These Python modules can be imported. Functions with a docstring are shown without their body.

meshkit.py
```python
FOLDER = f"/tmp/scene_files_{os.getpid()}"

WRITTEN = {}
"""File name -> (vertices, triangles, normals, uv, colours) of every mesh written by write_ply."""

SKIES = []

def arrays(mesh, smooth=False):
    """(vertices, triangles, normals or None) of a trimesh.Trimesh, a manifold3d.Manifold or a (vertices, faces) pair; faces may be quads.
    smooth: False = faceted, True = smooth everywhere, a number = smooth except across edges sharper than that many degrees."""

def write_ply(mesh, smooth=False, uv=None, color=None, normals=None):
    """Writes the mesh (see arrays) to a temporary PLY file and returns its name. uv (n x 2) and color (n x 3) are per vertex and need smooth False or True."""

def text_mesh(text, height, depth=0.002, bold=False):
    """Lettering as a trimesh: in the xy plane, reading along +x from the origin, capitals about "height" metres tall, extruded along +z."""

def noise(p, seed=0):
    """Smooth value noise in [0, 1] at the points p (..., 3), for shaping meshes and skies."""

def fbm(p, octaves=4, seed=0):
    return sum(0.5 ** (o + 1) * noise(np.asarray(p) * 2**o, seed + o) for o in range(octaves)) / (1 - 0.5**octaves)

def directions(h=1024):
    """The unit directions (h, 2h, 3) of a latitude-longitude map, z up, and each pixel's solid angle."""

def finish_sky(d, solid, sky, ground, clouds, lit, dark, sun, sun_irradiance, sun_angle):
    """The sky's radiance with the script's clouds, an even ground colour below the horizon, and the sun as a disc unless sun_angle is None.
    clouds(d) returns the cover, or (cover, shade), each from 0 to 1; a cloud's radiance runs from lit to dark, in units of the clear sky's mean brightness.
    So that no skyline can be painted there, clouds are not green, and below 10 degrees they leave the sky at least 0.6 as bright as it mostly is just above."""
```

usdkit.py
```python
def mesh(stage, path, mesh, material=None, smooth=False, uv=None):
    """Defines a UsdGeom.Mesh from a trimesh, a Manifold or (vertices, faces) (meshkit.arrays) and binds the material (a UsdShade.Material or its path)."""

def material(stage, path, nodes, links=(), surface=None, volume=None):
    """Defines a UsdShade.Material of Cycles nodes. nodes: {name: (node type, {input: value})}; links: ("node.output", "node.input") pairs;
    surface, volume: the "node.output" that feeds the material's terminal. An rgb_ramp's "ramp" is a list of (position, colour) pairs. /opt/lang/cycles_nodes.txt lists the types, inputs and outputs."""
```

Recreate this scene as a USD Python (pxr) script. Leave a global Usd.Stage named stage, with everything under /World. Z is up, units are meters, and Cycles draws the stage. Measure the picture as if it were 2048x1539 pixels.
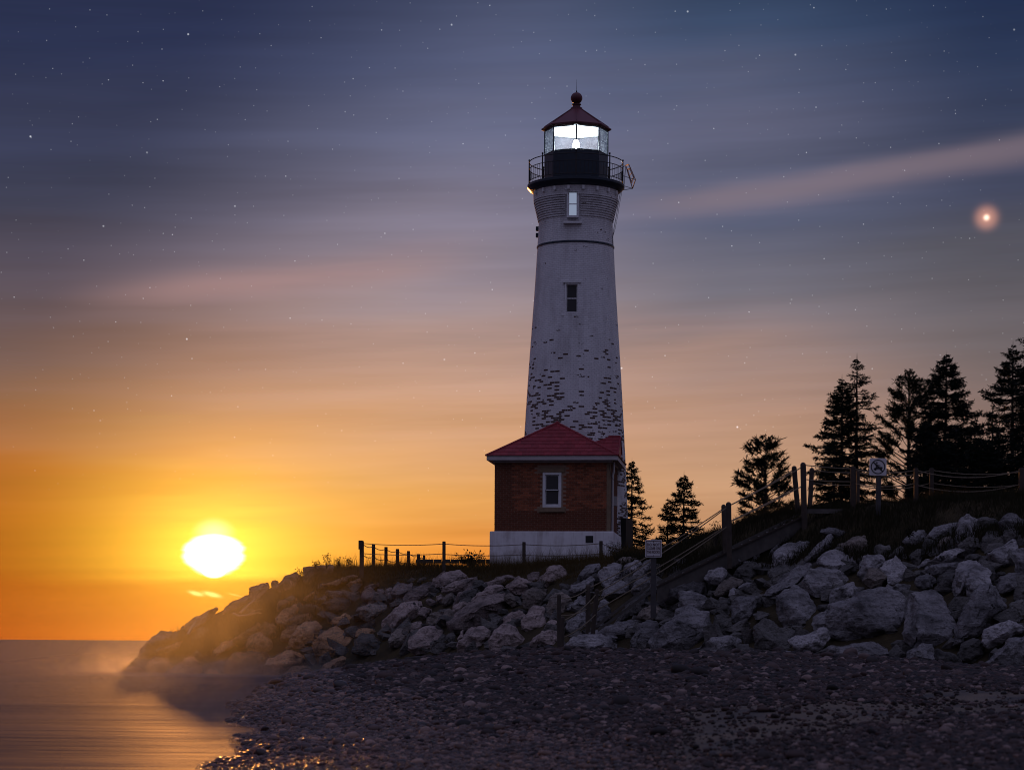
import math, random
import numpy as np
import trimesh
import usdkit, meshkit
from pxr import Usd, UsdGeom, UsdLux, UsdShade, Gf, Sdf, Vt

stage = Usd.Stage.CreateInMemory()
UsdGeom.SetStageUpAxis(stage, UsdGeom.Tokens.z)
UsdGeom.SetStageMetersPerUnit(stage, 1.0)
UsdGeom.Xform.Define(stage, '/World')
UsdGeom.Scope.Define(stage, '/World/Looks')

# ------------------------------------------------------------------ camera
FPX = 4500.0            # focal length in pixels of the 2048 wide photograph
HC = 1.2                # eye height above the lake
HORIZON = 1285.0        # picture row of the horizon on the centre line; the camera is rolled a little
ROLL = math.radians(0.4)
cam = UsdGeom.Camera.Define(stage, '/World/camera')
cam.CreateHorizontalApertureAttr(36.0)
cam.CreateFocalLengthAttr(FPX / 2048 * 36)
cam.CreateVerticalApertureOffsetAttr((HORIZON - 769.5) / 2048 * 36)
cam.CreateFStopAttr(3.5)
cam.CreateFocusDistanceAttr(75.0)
cam.CreateClippingRangeAttr(Gf.Vec2f(0.05, 100000.0))
cam.CreateExposureAttr(0.0)
cam.AddTranslateOp().Set((0, 0, HC))
cam.AddRotateXOp().Set(90)
cam.AddRotateZOp().Set(math.degrees(ROLL))

_c, _s = math.cos(ROLL), math.sin(ROLL)
def P(px, py, Y):
    """The point of the place that stands Y metres ahead and shows at this spot of the photograph."""
    dx, dy = px - 1024.0, py - HORIZON
    return np.array([(dx * _c + dy * _s) / FPX * Y, Y, HC - (dy * _c - dx * _s) / FPX * Y])
def wx(px, py, Y): return P(px, py, Y)[0]
def wz(px, py, Y): return P(px, py, Y)[2]
def azel(px, py):
    x, y, z = P(px, py, 1.0); z -= HC
    return math.atan2(x, y), math.atan2(z, math.hypot(x, y))
def row(x, y, z):
    """Picture column and row of a point."""
    u, v = x / y * FPX, -(z - HC) / y * FPX
    return 1024.0 + u * _c - v * _s, HORIZON + v * _c + u * _s

# ------------------------------------------------------------------ node graphs written as expressions
class Ref(str):
    pass

class Graph:
    """Collects Cycles nodes; values may be numbers, tuples or the outputs of other nodes."""
    def __init__(self): self.nodes, self.links, self.k = {}, [], 0
    def n(self, kind, out, **inp):
        self.k += 1
        name = f'{kind}_{self.k}'
        self.nodes[name] = (kind, {a: b for a, b in inp.items() if not isinstance(b, (Val, Ref))})
        for a, b in inp.items():
            if isinstance(b, Val): b = b.ref
            if isinstance(b, Ref): self.links.append((str(b), f'{name}.{a}'))
        return Val(self, Ref(f'{name}.{out}'))
    def math(self, op, a, b=0.0, c=0.0, clamp=False):
        return self.n('math', 'value', math_type=op, value1=a, value2=b, value3=c, use_clamp=clamp)
    def mix(self, fac, a, b, kind='mix'):
        return self.n('mix', 'color', mix_type=kind, fac=fac, color1=a, color2=b)
    def ramp(self, fac, stops):
        return self.n('rgb_ramp', 'color', ramp=stops, fac=fac)
    def smooth(self, x, a, b, lo=0.0, hi=1.0):
        return self.n('map_range', 'result', range_type='smoothstep', value=x, from_min=a, from_max=b, to_min=lo, to_max=hi, clamp=True)
    def lin(self, x, a, b, lo=0.0, hi=1.0):
        return self.n('map_range', 'result', range_type='linear', value=x, from_min=a, from_max=b, to_min=lo, to_max=hi, clamp=True)
    def xyz(self, x, y, z): return self.n('combine_xyz', 'vector', x=x, y=y, z=z)
    def noise(self, v, scale=5.0, detail=2.0, rough=0.5, out='fac', **k):
        return self.n('noise_texture', out, vector=v, scale=scale, detail=detail, roughness=rough, **k)
    def scale(self, col, f): return self.mix(1.0, col, self.grey(f), 'multiply')
    def grey(self, f): return self.n('combine_color', 'color', r=f, g=f, b=f)
    def build(self, path, surface=None, volume=None):
        return usdkit.material(stage, '/World/Looks/' + path, self.nodes, self.links, surface=surface and str(surface.ref), volume=volume and str(volume.ref))

class Val:
    def __init__(self, g, ref): self.g, self.ref = g, ref
    def __add__(s, o): return s.g.math('add', s, o)
    __radd__ = __add__
    def __mul__(s, o): return s.g.math('multiply', s, o)
    __rmul__ = __mul__
    def __sub__(s, o): return s.g.math('subtract', s, o)
    def __rsub__(s, o): return s.g.math('subtract', o, s)
    def __truediv__(s, o): return s.g.math('divide', s, o)
    def __rtruediv__(s, o): return s.g.math('divide', o, s)
    def __pow__(s, o): return s.g.math('power', s, o)
    def __neg__(s): return s.g.math('multiply', s, -1.0)

def srgb(r, g, b):
    f = lambda c: (c / 255 / 12.92) if c <= 10.3 else ((c / 255 + 0.055) / 1.055) ** 2.4
    return (f(r), f(g), f(b))

# ------------------------------------------------------------------ sky
SUN_AZ, SUN_EL = azel(428, 1106)

def build_sky():
    g = Graph()
    d = g.n('texture_coordinate', 'generated')
    sep = g.n('separate_xyz', 'x', vector=d)
    name = str(sep.ref).split('.')[0]
    X, Y, Z = (Val(g, Ref(name + o)) for o in ('.x', '.y', '.z'))
    az = g.math('arctan2', X, Y)
    el = g.math('arcsine', Z)
    hyp = lambda a, b: g.math('sqrt', a * a + b * b)
    gauss = lambda x, p=2.0: g.math('exponent', -(g.math('power', g.math('absolute', x), p)))
    sv = g.xyz(az * 3.0 + el * 0.5, el * 42.0 - az * 1.6, 0.0)
    streak = g.noise(sv, 1.0, 5.0, 0.55)
    streak_fine = g.noise(g.xyz(az * 9.0, el * 170.0 - az * 4.0, 3.0), 1.0, 3.0, 0.5)
    broad = g.noise(g.xyz(az * 4.0, el * 16.0 - az * 2.2, 7.0), 1.0, 3.0, 0.5)
    # elevation, slightly disturbed by the streaks of high veil cloud
    e = el + (streak - 0.5) * 0.030 + (broad - 0.5) * 0.050
    LEFT = [(-.05, (120, 60, 20)), (.006, (160, 62, 12)), (.028, (158, 70, 10)), (.051, (162, 82, 22)), (.073, (166, 92, 42)), (.084, (154, 96, 64)), (.106, (130, 94, 76)), (.128, (104, 86, 86)), (.151, (86, 78, 88)), (.184, (66, 68, 88)), (.217, (57, 61, 86)), (.255, (45, 52, 82)), (.30, (42, 49, 78)), (.5, (46, 58, 92)), (1.57, (118, 117, 150))]
    MID = [(-.05, (150, 76, 30)), (.005, (214, 88, 24)), (.02, (212, 108, 34)), (.04, (220, 134, 58)), (.063, (221, 157, 90)), (.074, (215, 158, 104)), (.108, (195, 154, 131)), (.148, (160, 141, 143)), (.163, (139, 129, 142)), (.196, (124, 119, 139)), (.219, (112, 113, 138)), (.252, (90, 96, 125)), (.283, (76, 84, 112)), (.5, (46, 58, 92)), (1.57, (118, 117, 150))]
    RIGHT = [(-0.05, (120, 92, 80)), (0, (153, 111, 87)), (0.05, (156, 120, 101)), (0.09, (144, 117, 107)), (0.114, (125, 108, 105)), (0.131, (111, 101, 103)), (0.165, (88, 86, 95)), (0.198, (69, 73, 95)), (0.243, (46, 58, 87)), (0.285, (33, 46, 78)), (0.5, (46, 58, 92)), (1.57, (118, 117, 150))]
    lo, hi = -.05, 1.57
    def warp(z): return ((z - lo) / (hi - lo)) ** 0.5     # finer near the horizon
    pos = g.math('power', g.lin(e, lo, hi), 0.5)
    left, mid, right = (g.ramp(pos, [(warp(z), srgb(*c)) for z, c in q]) for q in (LEFT, MID, RIGHT))
    HALF = [(-0.05, (140, 100, 80)), (0, (194, 123, 83)), (0.04, (199, 145, 103)), (0.073, (196, 152, 118)), (0.098, (188, 148, 126)), (0.13, (145, 127, 128)), (0.153, (116, 112, 123)), (0.188, (87, 92, 115)), (0.21, (92, 95, 118)), (0.232, (94, 96, 120)), (0.262, (62, 78, 108)), (0.285, (50, 65, 92)), (0.5, (46, 58, 92)), (1.57, (118, 117, 150))]
    half = g.ramp(pos, [(warp(z), srgb(*c)) for z, c in HALF])
    azl = az - g.math('maximum', el - 0.17, 0.0) * 0.7
    col = g.mix(g.smooth(azl, -0.03, -0.215), mid, left)
    col = g.mix(g.smooth(az, -0.02, 0.10), col, half)
    col = g.mix(g.smooth(az, 0.095, 0.22), col, right)
    # the sky away from the sunset: pale twilight
    back = g.smooth(Y, 0.90, -0.20)
    back_col = g.ramp(g.lin(el, 0.0, 1.57), [(0.0, srgb(60, 55, 70)), (0.2, srgb(80, 78, 98)), (0.5, srgb(108, 110, 138)), (1.0, srgb(118, 117, 150))])
    col = g.mix(back, col, back_col)
    # light and dark streaks
    k = 1.0 + (streak - 0.5) * 0.78 + (streak_fine - 0.5) * 0.22
    col = g.scale(col, k)
    # one bright bank of cirrus rising to the right
    u = az - 0.05
    BANK0 = 0.1895
    ridge = el - (BANK0 + u * 0.118 + u * u * 0.12) + (g.noise(g.xyz(az * 14.0, el * 20.0, 0.0), 1.0, 3.0) - 0.5) * 0.006
    width = (0.0048 + g.lin(az, 0.03, 0.24) * 0.0022) * g.lin(streak, 0.3, 0.7, 0.75, 1.25)
    bank = gauss(ridge / width, 2.4) * g.smooth(az, 0.025, 0.095) * g.lin(az, 0.5, 0.2)
    col = g.mix(bank * 0.50, col, srgb(146, 126, 132))
    wisp_v = el - (0.1560 + (az + 0.12) * 0.16 + (broad - 0.5) * 0.02)
    wisp = gauss(wisp_v / 0.0075) * g.smooth(az, -0.21, -0.13) * g.smooth(az, 0.0, -0.06) * g.smooth(streak, 0.30, 0.60)
    col = g.mix(wisp * 0.48, col, srgb(176, 138, 134))
    wisp2_v = el - (0.128 + (az + 0.12) * 0.05 + (broad - 0.5) * 0.025)
    wisp2 = gauss(wisp2_v / 0.006) * g.smooth(az, -0.22, -0.10) * g.smooth(az, 0.16, 0.0) * g.smooth(streak, 0.35, 0.60)
    col = g.mix(wisp2 * 0.35, col, srgb(206, 152, 128))
    # veil and camera bloom round the low disc, put into the sky colour
    dx, dz = az - SUN_AZ, el - SUN_EL
    dn = (streak_fine - 0.5) * 0.018 * g.math('minimum', g.math('absolute', dx) * 90.0, 1.0)
    r1 = hyp(dx * 0.62, dz + dn)
    glow = g.math('exponent', -(r1 / 0.0195))
    wide = g.math('exponent', -(hyp(dx * 0.92, dz * 0.60 + dn * 0.5) / 0.050))
    shade = g.smooth(dz + dn * 0.5, -0.016, -0.006, 0.45, 1.0)      # a bank of cloud below the disc
    add = lambda a, b: g.mix(1.0, a, b, 'add')
    col = add(col, g.scale((1.45, 1.14, 0.10), glow * shade))
    col = add(col, g.scale((0.52, 0.17, 0.008), wide * g.smooth(el, 0.21, 0.07)))
    notch = (g.noise(g.xyz(az * 12.0, el * 330.0, 1.7), 1.0, 2.0, 0.5) - 0.5) * 0.0060
    edge = hyp(dx / 0.0117, (dz + 0.0004) / 0.0082) + notch * 60.0 * g.math('absolute', dx) / 0.012
    disc = g.smooth(edge, 1.26, 0.80)
    tail = g.smooth(hyp(dx / 0.0062, (dz + 0.0058) / 0.0046), 1.2, 0.8)
    cap = g.smooth(hyp(dx / 0.0075, (dz - 0.0086) / 0.0055), 1.5, 0.2) * 0.16
    disc = g.math('maximum', g.math('maximum', disc, tail), cap)
    col = add(col, g.scale((3.2, 2.9, 2.3), disc))
    for cx, cy, wx_, wz_ in ((392, 1186, 14, 4.2), (424, 1188, 17, 4.6), (470, 1189, 13, 1.6)):
        ddx, ddz = az - azel(cx, cy)[0], el - azel(cx, cy)[1]
        s = gauss(hyp(ddx / (wx_ / FPX), (ddz + ddx * 0.22) / (wz_ / FPX)), 3.0)
        col = add(col, g.scale((0.5, 0.62, 0.22), s * (1.0 if wz_ > 2 else 0.35)))
    # stars
    stars = None
    for S, rad, amp, seed in ((62.0, 0.00036, 0.42, 0.0), (20.0, 0.00056, 0.95, 9.3), (125.0, 0.00034, 0.24, 4.1)):
        vv = g.xyz(az * S + seed, el * S, 0.0)
        v = g.n('voronoi_texture', 'distance', dimensions='2D', vector=vv, scale=1.0)
        c = Val(g, Ref(str(v.ref).split('.')[0] + '.color'))
        h = g.n('separate_color', 'r', color=c)
        s = g.smooth(v, rad * S, rad * S * 0.3) * (h * h * h) * amp
        stars = s if stars is None else stars + s
    stars = stars * g.smooth(el, 0.035, 0.11)
    col = add(col, g.scale((0.92, 0.95, 1.0), stars))
    # the red planet; veil halo and camera bloom put into the sky colour
    pr = hyp(az - azel(1973, 435)[0], el - azel(1973, 435)[1])
    col = add(col, g.scale((0.46, 0.19, 0.11), gauss(pr / (21.0 / FPX), 3.0)))
    col = add(col, g.scale((1.6, 1.1, 0.8), gauss(pr / (5.0 / FPX))))
    # below the horizon: as the lake
    STR = 0.1
    clear = g.n('sky_texture', 'color', sky_type='single_scattering', sun_disc=False, sun_elevation=SUN_EL, sun_rotation=SUN_AZ,
                altitude=0.0, air_density=1.0, aerosol_density=0.6, ozone_density=3.0)
    col = g.scale(col, 1.0 / STR)
    col = g.mix(0.998, clear, col)
    return g.build('sky_dome', surface=g.n('background_shader', 'background', color=col, strength=STR))

sky = UsdLux.DomeLight.Define(stage, '/World/sky')
UsdShade.MaterialBindingAPI.Apply(sky.GetPrim()).Bind(build_sky())
sky.GetPrim().SetCustomDataByKey('kind', 'structure')

sun = UsdLux.DistantLight.Define(stage, '/World/low_sun')
sun.CreateNormalizeAttr(True)
sun.CreateIntensityAttr(0.36)
sun.CreateAngleAttr(0.7)
sun.CreateColorAttr(Gf.Vec3f(1.0, 0.37, 0.08))
_to = np.array([math.sin(SUN_AZ) * math.cos(SUN_EL), math.cos(SUN_AZ) * math.cos(SUN_EL), math.sin(SUN_EL)])   # towards the sun = local +z
_x = np.cross([0, 0, 1.0], _to); _x /= np.linalg.norm(_x); _y = np.cross(_to, _x)
sun.AddTransformOp().Set(Gf.Matrix4d(*_x, 0, *_y, 0, *_to, 0, 0, 0, 0, 1))

# ------------------------------------------------------------------ helpers
_taken = {}
def numbered(parent, name):
    k = _taken.get((parent, name), 0)
    _taken[(parent, name)] = k + 1
    return f'{parent}/{name}' if k == 0 else f'{parent}/{name}_{k:03d}'

def tag(prim, label=None, category=None, group=None, kind=None):
    for k, v in (('label', label), ('category', category), ('group', group), ('kind', kind)):
        if v: prim.SetCustomDataByKey(k, v)
    return prim

class Thing:
    """An Xform at the thing's base; its parts are added in world coordinates."""
    def __init__(self, name, label, category, loc=(0, 0, 0), group=None):
        self.path = numbered('/World', name)
        self.loc = np.array(loc, float)
        x = UsdGeom.Xform.Define(stage, self.path)
        x.AddTranslateOp().Set(Gf.Vec3d(*map(float, loc)))
        tag(x.GetPrim(), label, category, group)
    def part(self, name, mesh, mat, smooth=False, under=None, label=None, kind=None):
        path = numbered(under or self.path, name)
        v, f = vf(mesh)
        m = usdkit.mesh(stage, path, (v - self.loc, f), mat, smooth=smooth)
        tag(m.GetPrim(), label, kind=kind)
        return path

def vf(mesh):
    if hasattr(mesh, 'to_mesh'):
        m = mesh.to_mesh(); return np.array(m.vert_properties[:, :3], float), np.array(m.tri_verts)
    if isinstance(mesh, tuple):
        v, f = np.asarray(mesh[0], float), np.asarray(mesh[1], int)
        if f.shape[1] == 4: f = np.vstack([f[:, [0, 1, 2]], f[:, [0, 2, 3]]])
        return v, f
    return np.array(mesh.vertices, float), np.array(mesh.faces)

def lone(name, mesh, mat, label=None, category=None, group=None, kind=None, smooth=False, loc=None):
    """A thing that is a single mesh."""
    path = numbered('/World', name)
    v, f = vf(mesh)
    loc = np.zeros(3) if loc is None else np.asarray(loc, float)
    m = usdkit.mesh(stage, path, (v - loc, f), mat, smooth=smooth)
    if loc.any(): m.AddTranslateOp().Set(Gf.Vec3d(*map(float, loc)))
    tag(m.GetPrim(), label, category, group, kind)
    return m

def cat(*ms):
    vs, fs, n = [], [], 0
    for m in ms:
        v, f = vf(m); vs.append(v); fs.append(f + n); n += len(v)
    return np.vstack(vs), np.vstack(fs)

def hexa(c):
    """A box from its eight corners: four below in order, four above in the same order."""
    return np.asarray(c, float), np.array([[0, 3, 2, 1], [4, 5, 6, 7], [0, 1, 5, 4], [1, 2, 6, 5], [2, 3, 7, 6], [3, 0, 4, 7]])

def box(x0, x1, y0, y1, z0, z1, F=None):
    c = [(x0, y0, z0), (x1, y0, z0), (x1, y1, z0), (x0, y1, z0), (x0, y0, z1), (x1, y0, z1), (x1, y1, z1), (x0, y1, z1)]
    return hexa([F(*p) for p in c] if F else c)

def bevel_box(x0, x1, y0, y1, z0, z1, b=0.01, F=None):
    """A box with its upright and top edges taken off."""
    def ring(i, z): return [(x0 + i, y0, z), (x1 - i, y0, z), (x1, y0 + i, z), (x1, y1 - i, z), (x1 - i, y1, z), (x0 + i, y1, z), (x0, y1 - i, z), (x0, y0 + i, z)]
    r = [ring(b, z0), ring(b, z1 - b)]
    top = [(x0 + b, y0 + b, z1), (x1 - b, y0 + b, z1), (x1 - b, y0 + b, z1), (x1 - b, y1 - b, z1), (x1 - b, y1 - b, z1), (x0 + b, y1 - b, z1), (x0 + b, y1 - b, z1), (x0 + b, y0 + b, z1)]
    v = np.array(r[0] + r[1] + top, float)
    q = [[i + 8 * k, (i + 1) % 8 + 8 * k, (i + 1) % 8 + 8 * k + 8, i + 8 * k + 8] for k in (0, 1) for i in range(8)]
    q += [[16, 18, 20, 22], [7, 6, 5, 4], [7, 4, 3, 0], [3, 2, 1, 0]]
    if F: v = np.array([F(*p) for p in v])
    return v, np.array(q)

def tube(pts, r, sides=6, caps=True):
    p = np.asarray(pts, float)
    r = np.broadcast_to(r, len(p)).astype(float)
    t = np.gradient(p, axis=0); t /= np.linalg.norm(t, axis=1, keepdims=True) + 1e-12
    ref = np.where(np.abs(t[:, 2:]) < 0.9, [0, 0, 1.0], [1.0, 0, 0])
    a = np.cross(t, ref); a /= np.linalg.norm(a, axis=1, keepdims=True) + 1e-12
    b = np.cross(t, a)
    ang = np.arange(sides) * 2 * np.pi / sides
    v = p[:, None] + r[:, None, None] * (np.cos(ang)[None, :, None] * a[:, None] + np.sin(ang)[None, :, None] * b[:, None])
    i, j = np.meshgrid(np.arange(len(p) - 1), np.arange(sides), indexing='ij')
    q = np.stack([i * sides + j, i * sides + (j + 1) % sides, (i + 1) * sides + (j + 1) % sides, (i + 1) * sides + j], -1).reshape(-1, 4)
    f = np.vstack([q[:, [0, 1, 2]], q[:, [0, 2, 3]]])
    v = v.reshape(-1, 3)
    if caps:
        n = len(v); v = np.vstack([v, p[0], p[-1]])
        e = (len(p) - 1) * sides
        f = np.vstack([f, [[n, (j + 1) % sides, j] for j in range(sides)], [[n + 1, e + j, e + (j + 1) % sides] for j in range(sides)]])
    return v, f

def lathe(prof, axis, sides=64, a0=0.0, closed_ends=True):
    """Turns (radius, z) pairs about an upright axis (x, y)."""
    prof = np.asarray(prof, float)
    ang = a0 + np.arange(sides) * 2 * np.pi / sides
    v = np.stack([axis[0] + prof[:, :1] * np.cos(ang), axis[1] + prof[:, :1] * np.sin(ang), np.repeat(prof[:, 1:], sides, 1)], -1).reshape(-1, 3)
    i, j = np.meshgrid(np.arange(len(prof) - 1), np.arange(sides), indexing='ij')
    q = np.stack([i * sides + j, i * sides + (j + 1) % sides, (i + 1) * sides + (j + 1) % sides, (i + 1) * sides + j], -1).reshape(-1, 4)
    f = np.vstack([q[:, [0, 1, 2]], q[:, [0, 2, 3]]])
    if closed_ends:
        n = len(v); e = (len(prof) - 1) * sides
        v = np.vstack([v, [axis[0], axis[1], prof[0, 1]], [axis[0], axis[1], prof[-1, 1]]])
        f = np.vstack([f, [[n, (j + 1) % sides, j] for j in range(sides)], [[n + 1, e + j, e + (j + 1) % sides] for j in range(sides)]])
    return v, f

def manifold(mesh):
    import manifold3d
    v, f = vf(mesh)
    t = trimesh.Trimesh(v, f, process=True)
    trimesh.repair.fix_normals(t)
    return manifold3d.Manifold(manifold3d.Mesh(np.asarray(t.vertices, np.float32), np.asarray(t.faces, np.uint32)))

sst = lambda x, a, b: (lambda t: t * t * (3 - 2 * t))(np.clip((np.asarray(x, float) - a) / (b - a), 0, 1))

# ------------------------------------------------------------------ materials
def plain(name, color, rough=0.7, vary=0.15, scale=6.0, bump=0.0, metal=0.0, spec=0.4, bscale=40.0, per_object=0.0):
    g = Graph()
    o = g.n('texture_coordinate', 'object')
    nz = g.noise(o, scale, 4.0, 0.6)
    k = g.lin(nz, 0.25, 0.75, 1 - vary, 1 + vary)
    if per_object:
        k = k * g.lin(g.n('object_info', 'random'), 0, 1, 1 - per_object, 1 + per_object)
    col = g.scale(color, k)
    kw = dict(base_color=col, roughness=rough, metallic=metal, specular_ior_level=spec)
    if bump:
        kw['normal'] = g.n('bump', 'normal', height=g.noise(o, bscale, 5.0, 0.65), strength=bump, distance=0.02)
    return g.build(name, surface=g.n('principled_bsdf', 'BSDF', **kw))

def rock_material(name, tint):
    """Pale armour stone: grain, pits, darker lichen and weathering."""
    g = Graph()
    o = g.n('texture_coordinate', 'object')
    r = g.n('object_info', 'random')
    rr = g.n('white_noise_texture', 'color', dimensions='1D', w=r * 91.7)
    off = g.mix(1.0, o, g.scale(rr, 30.0), 'add')
    big = g.noise(off, 0.9, 5.0, 0.6)
    mid = g.noise(off, 4.5, 6.0, 0.65)
    fine = g.noise(off, 12.0, 6.0, 0.72)
    strata = g.noise(g.n('mapping', 'vector', vector=off, scale=(1.2, 1.2, 9.0), rotation=(0.5, 0.25, 0.0)), 1.0, 4.0, 0.6)
    tone = g.lin(r, 0, 1, 0.50, 1.12)
    base = g.ramp(big * 0.55 + mid * 0.30 + strata * 0.15, [(0.38, tuple(c * 0.22 for c in tint)), (0.46, tuple(c * 0.58 for c in tint)), (0.53, tuple(c * 0.9 for c in tint)), (0.64, tuple(min(c * 1.3, 0.7) for c in tint))])
    speck = g.smooth(fine, 0.52, 0.66)
    base = g.mix(speck * 0.7, base, tuple(c * 0.22 for c in tint))
    lichen = g.smooth(mid + (big - 0.5) * 0.8, 0.60, 0.70)
    base = g.mix(lichen * 0.6, base, (0.055, 0.052, 0.045))
    base = g.scale(base, tone)
    vor = g.n('voronoi_texture', 'distance', vector=off, scale=7.0, feature='f1')
    h = mid * 0.9 + fine * 0.45 + strata * 0.6 + g.smooth(vor, 0.0, 0.35) * 0.25
    nrm = g.n('bump', 'normal', height=h, strength=1.0, distance=0.20)
    return g.build(name, surface=g.n('principled_bsdf', 'BSDF', base_color=base, roughness=0.82, specular_ior_level=0.3, normal=nrm))

def tower_brick_material():
    """Whitewashed brick, the paint gone brick by brick towards the ground."""
    g = Graph()
    p = g.n('geometry', 'position')
    name = str(g.n('separate_xyz', 'x', vector=p).ref).split('.')[0]
    X, Y, Z = (Val(g, Ref(name + o)) for o in ('.x', '.y', '.z'))
    th = g.math('arctan2', X - TX, TY - Y)
    uv = g.xyz(th * 1.75, Z, 0.0)
    b = g.n('brick_texture', 'color', vector=uv, color1=(0, 0, 0), color2=(1, 1, 1), mortar=(0, 0, 0), scale=1.0, mortar_size=0.006, mortar_smooth=0.3, brick_width=0.20, row_height=0.072)
    bf = Val(g, Ref(str(b.ref).split('.')[0] + '.fac'))
    rnd = g.n('separate_color', 'r', color=b)
    jit = g.noise(g.xyz(th * 1.75, Z * 1.5, 2.0), 9.0, 4.0, 0.7)
    clump = g.noise(g.xyz(th * 1.6, Z * 1.3, 5.0), 1.5, 3.0, 0.55)
    low = g.smooth(Z, 14.2, 7.5)
    want = low * 0.32 * g.smooth(clump, 0.34, 0.62) + low * 0.09
    want = want * g.lin(g.math('absolute', th), 0.0, 1.5, 0.9, 1.6)
    flake_n = g.noise(g.xyz(th * 1.75, Z * 1.7, 8.0), 5.5, 5.0, 0.72)
    flake = g.smooth(flake_n + want * 0.36, 0.735, 0.755)
    gone = g.smooth(want - (1.0 - rnd) + (jit - 0.5) * 0.22, -0.010, 0.012) * g.smooth(jit, 0.30, 0.38)
    gone = g.math('maximum', gone, flake)
    big = g.noise(g.xyz(th * 1.75, Z * 0.55, 0.0), 1.1, 5.0, 0.62)
    streak = g.noise(g.xyz(th * 9.0, Z * 0.5, 0.0), 1.0, 3.0, 0.6)
    paint = g.ramp(big * 0.6 + streak * 0.4, [(0.3, (0.52, 0.50, 0.52)), (0.5, (0.66, 0.65, 0.67)), (0.7, (0.74, 0.73, 0.75))])
    paint = g.scale(paint, g.lin(rnd, 0, 1, 0.93, 1.04))
    paint = g.mix(bf * 0.35, paint, (0.36, 0.35, 0.36))
    brick = g.mix(jit, (0.035, 0.020, 0.014), (0.085, 0.036, 0.024))
    rust = g.smooth(g.noise(g.xyz(th * 7.0, Z * 0.22, 9.0), 1.0, 4.0, 0.6), 0.56, 0.70) * g.smooth(Z, 15.5, 18.6)
    paint = g.mix(rust * 0.40, paint, (0.30, 0.22, 0.17))
    grime = g.smooth(g.noise(g.xyz(th * 2.2, Z * 0.35, 4.0), 1.0, 4.0, 0.6), 0.50, 0.68)
    paint = g.mix(grime * 0.35, paint, (0.30, 0.28, 0.28))
    col = g.mix(gone, paint, brick)
    h = (1.0 - bf) * 0.6 + jit * 0.35 + rnd * 0.25 - gone * 0.5
    nrm = g.n('bump', 'normal', height=h, strength=0.8, distance=0.012)
    return g.build('whitewashed_brick', surface=g.n('principled_bsdf', 'BSDF', base_color=col, roughness=0.75, specular_ior_level=0.3, normal=nrm))

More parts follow.
